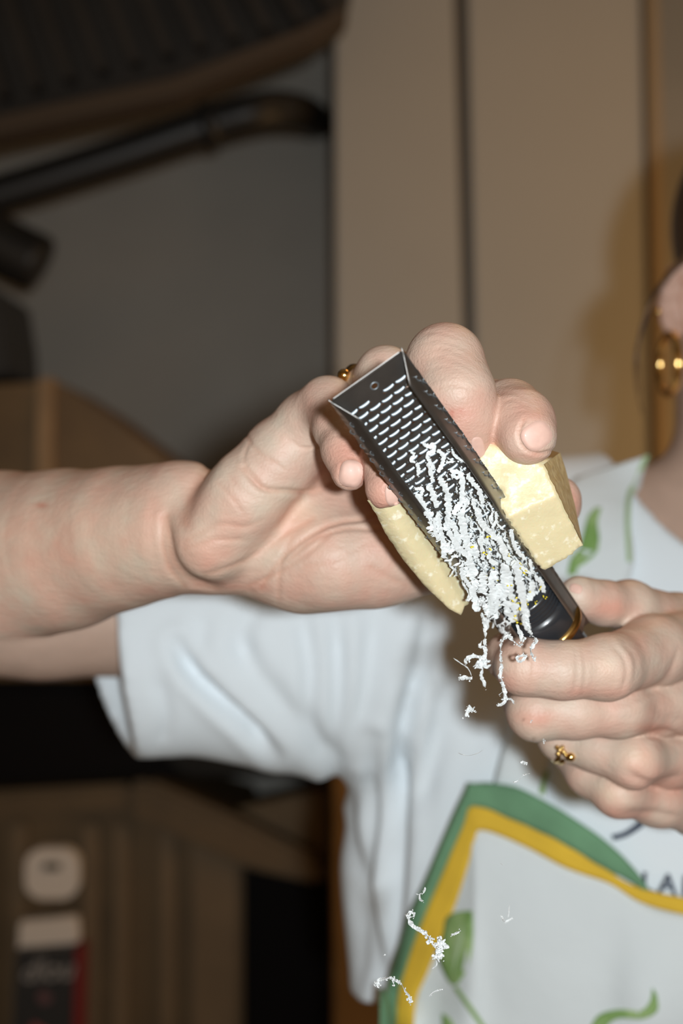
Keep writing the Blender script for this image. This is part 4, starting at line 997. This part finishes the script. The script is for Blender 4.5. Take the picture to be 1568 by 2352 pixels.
strand_thing([(z4([(560, 320), (550, 370), (510, 390), (515, 440), (540, 455)]), 5), (z4([(475, 385), (510, 395)]), 3)], 'small forked flake falling above the largest clump', .50, fg, 'cheese_flake')
strand_thing([(z4([(810, 780), (850, 760), (895, 735)]), 6)], 'tiny flake falling in front of the printed leaf on the bib', .50, fg, 'cheese_flake')
strand_thing([(z4([(605, 1350), (650, 1310), (725, 1290)]), 5)], 'thin crooked flake falling below the printed leaf', .50, fg, 'cheese_flake')
strand_thing([(z4([(1360, 490), (1350, 590), (1340, 620)]), 2.5), (z4([(1280, 590), (1320, 650), (1390, 610)]), 5)], 'faint spidery flake falling right of the printed leaf', .47, fg, 'cheese_flake')
strand_thing([], 'single white crumb in front of the shirt fold left of the green trim', .50, fg, 'cheese_flake', [(882, 2194, 3.5)])
strand_thing([(z2([(248, 375), (290, 395), (360, 405), (460, 380), (520, 340)], 1000, 1650, 4.75), 1.6)], 'hair thin wavy cheese thread in front of the white shirt', .49, fg, 'cheese_flake')
strand_thing([(z2([(930, 475), (990, 490)], 1000, 1650, 4.75), 10)], 'small bright flake falling in front of the apron strap', .50, fg, 'cheese_flake')
strand_thing([(z2([(850, 700), (900, 680), (960, 620), (1020, 600)], 1000, 1650, 4.75), 4)], 'faint flake falling just above the green top trim', .49, fg, 'cheese_flake')
strand_thing([], 'pair of tiny crumbs falling just left of the gold bead ring', .52, fg, 'cheese_flake', [(1249, 1700, 3), (1249, 1706, 3)])
strand_thing([], 'crumb lying in front of the middle finger that holds the handle', .525, fg, 'cheese_flake', [(1220, 1656, 3.5)])
strand_thing([(z4([(1275, 95), (1300, 110)]), 3)], 'faint speck falling in front of the bib top', .49, fg, 'cheese_flake')

# ------------------------------------------------------------------ jewellery
gold = mat('gold', (.86, .56, .20), .14, 1.0)
hp, _ = hit(bvh2, 1292, 1712, .585)
o = empty('gold_ring', hp); tag(o, 'thin gold ring with bead cluster on the finger of the handle hand', 'ring')
at0(torus('band', P(1280, 1695, .592), .0097, .0009, Vector((1, .05, -.10)), gold, None, 50, 1.6), o)
at0(torus('band', P(1291, 1698, .592), .0098, .0009, Vector((1, .05, -.10)), gold, None, 50, 1.4), o)
for x, y, r_ in ((1284, 1722, .0013), (1293, 1727, .0012), (1281, 1731, .0012), (1310, 1738, .0019), (1278, 1716, .0010), (1290, 1716, .0010), (1298, 1733, .0011), (1304, 1741, .0012)):
    bm = bmesh.new(); bmesh.ops.create_uvsphere(bm, u_segments=12, v_segments=8, radius=r_); p, _ = hit(bvh2, x, y, .582); bmesh.ops.translate(bm, vec=p + Vector((0, -.0008, 0)), verts=bm.verts); at0(bm_obj('bead', bm, gold, None, True), o)
o = empty('gold_ring', P(812, 885, .556)); tag(o, 'gold ring peeking out over the top end of the grater', 'ring')
at0(torus('band', P(852, 892, .552), .0112, .0014, Vector((.6, .2, .75)), gold, None, 50, 1.8), o)
bm = bmesh.new(); bmesh.ops.create_icosphere(bm, subdivisions=2, radius=.0026); bmesh.ops.translate(bm, vec=P(790, 862, .545), verts=bm.verts); at0(bm_obj('setting', bm, gold, None, True), o)
o = empty('hoop_earring', P(1535, 770, .89)); tag(o, 'gold hoop earring hanging from the ear at the right edge', 'earring')
at0(torus('hoop', P(1537, 836, .893), .0195, .0019, Vector((1, .06, 0)), gold, None, 60, 1.5), o)
bm = bmesh.new(); bmesh.ops.create_icosphere(bm, subdivisions=2, radius=.0022); bmesh.ops.translate(bm, vec=P(1511, 716, .892), verts=bm.verts); bo = tag(bm_obj('ear_stud', bm, gold, None, True), 'small stud on the outer rim of the ear', 'ear stud')
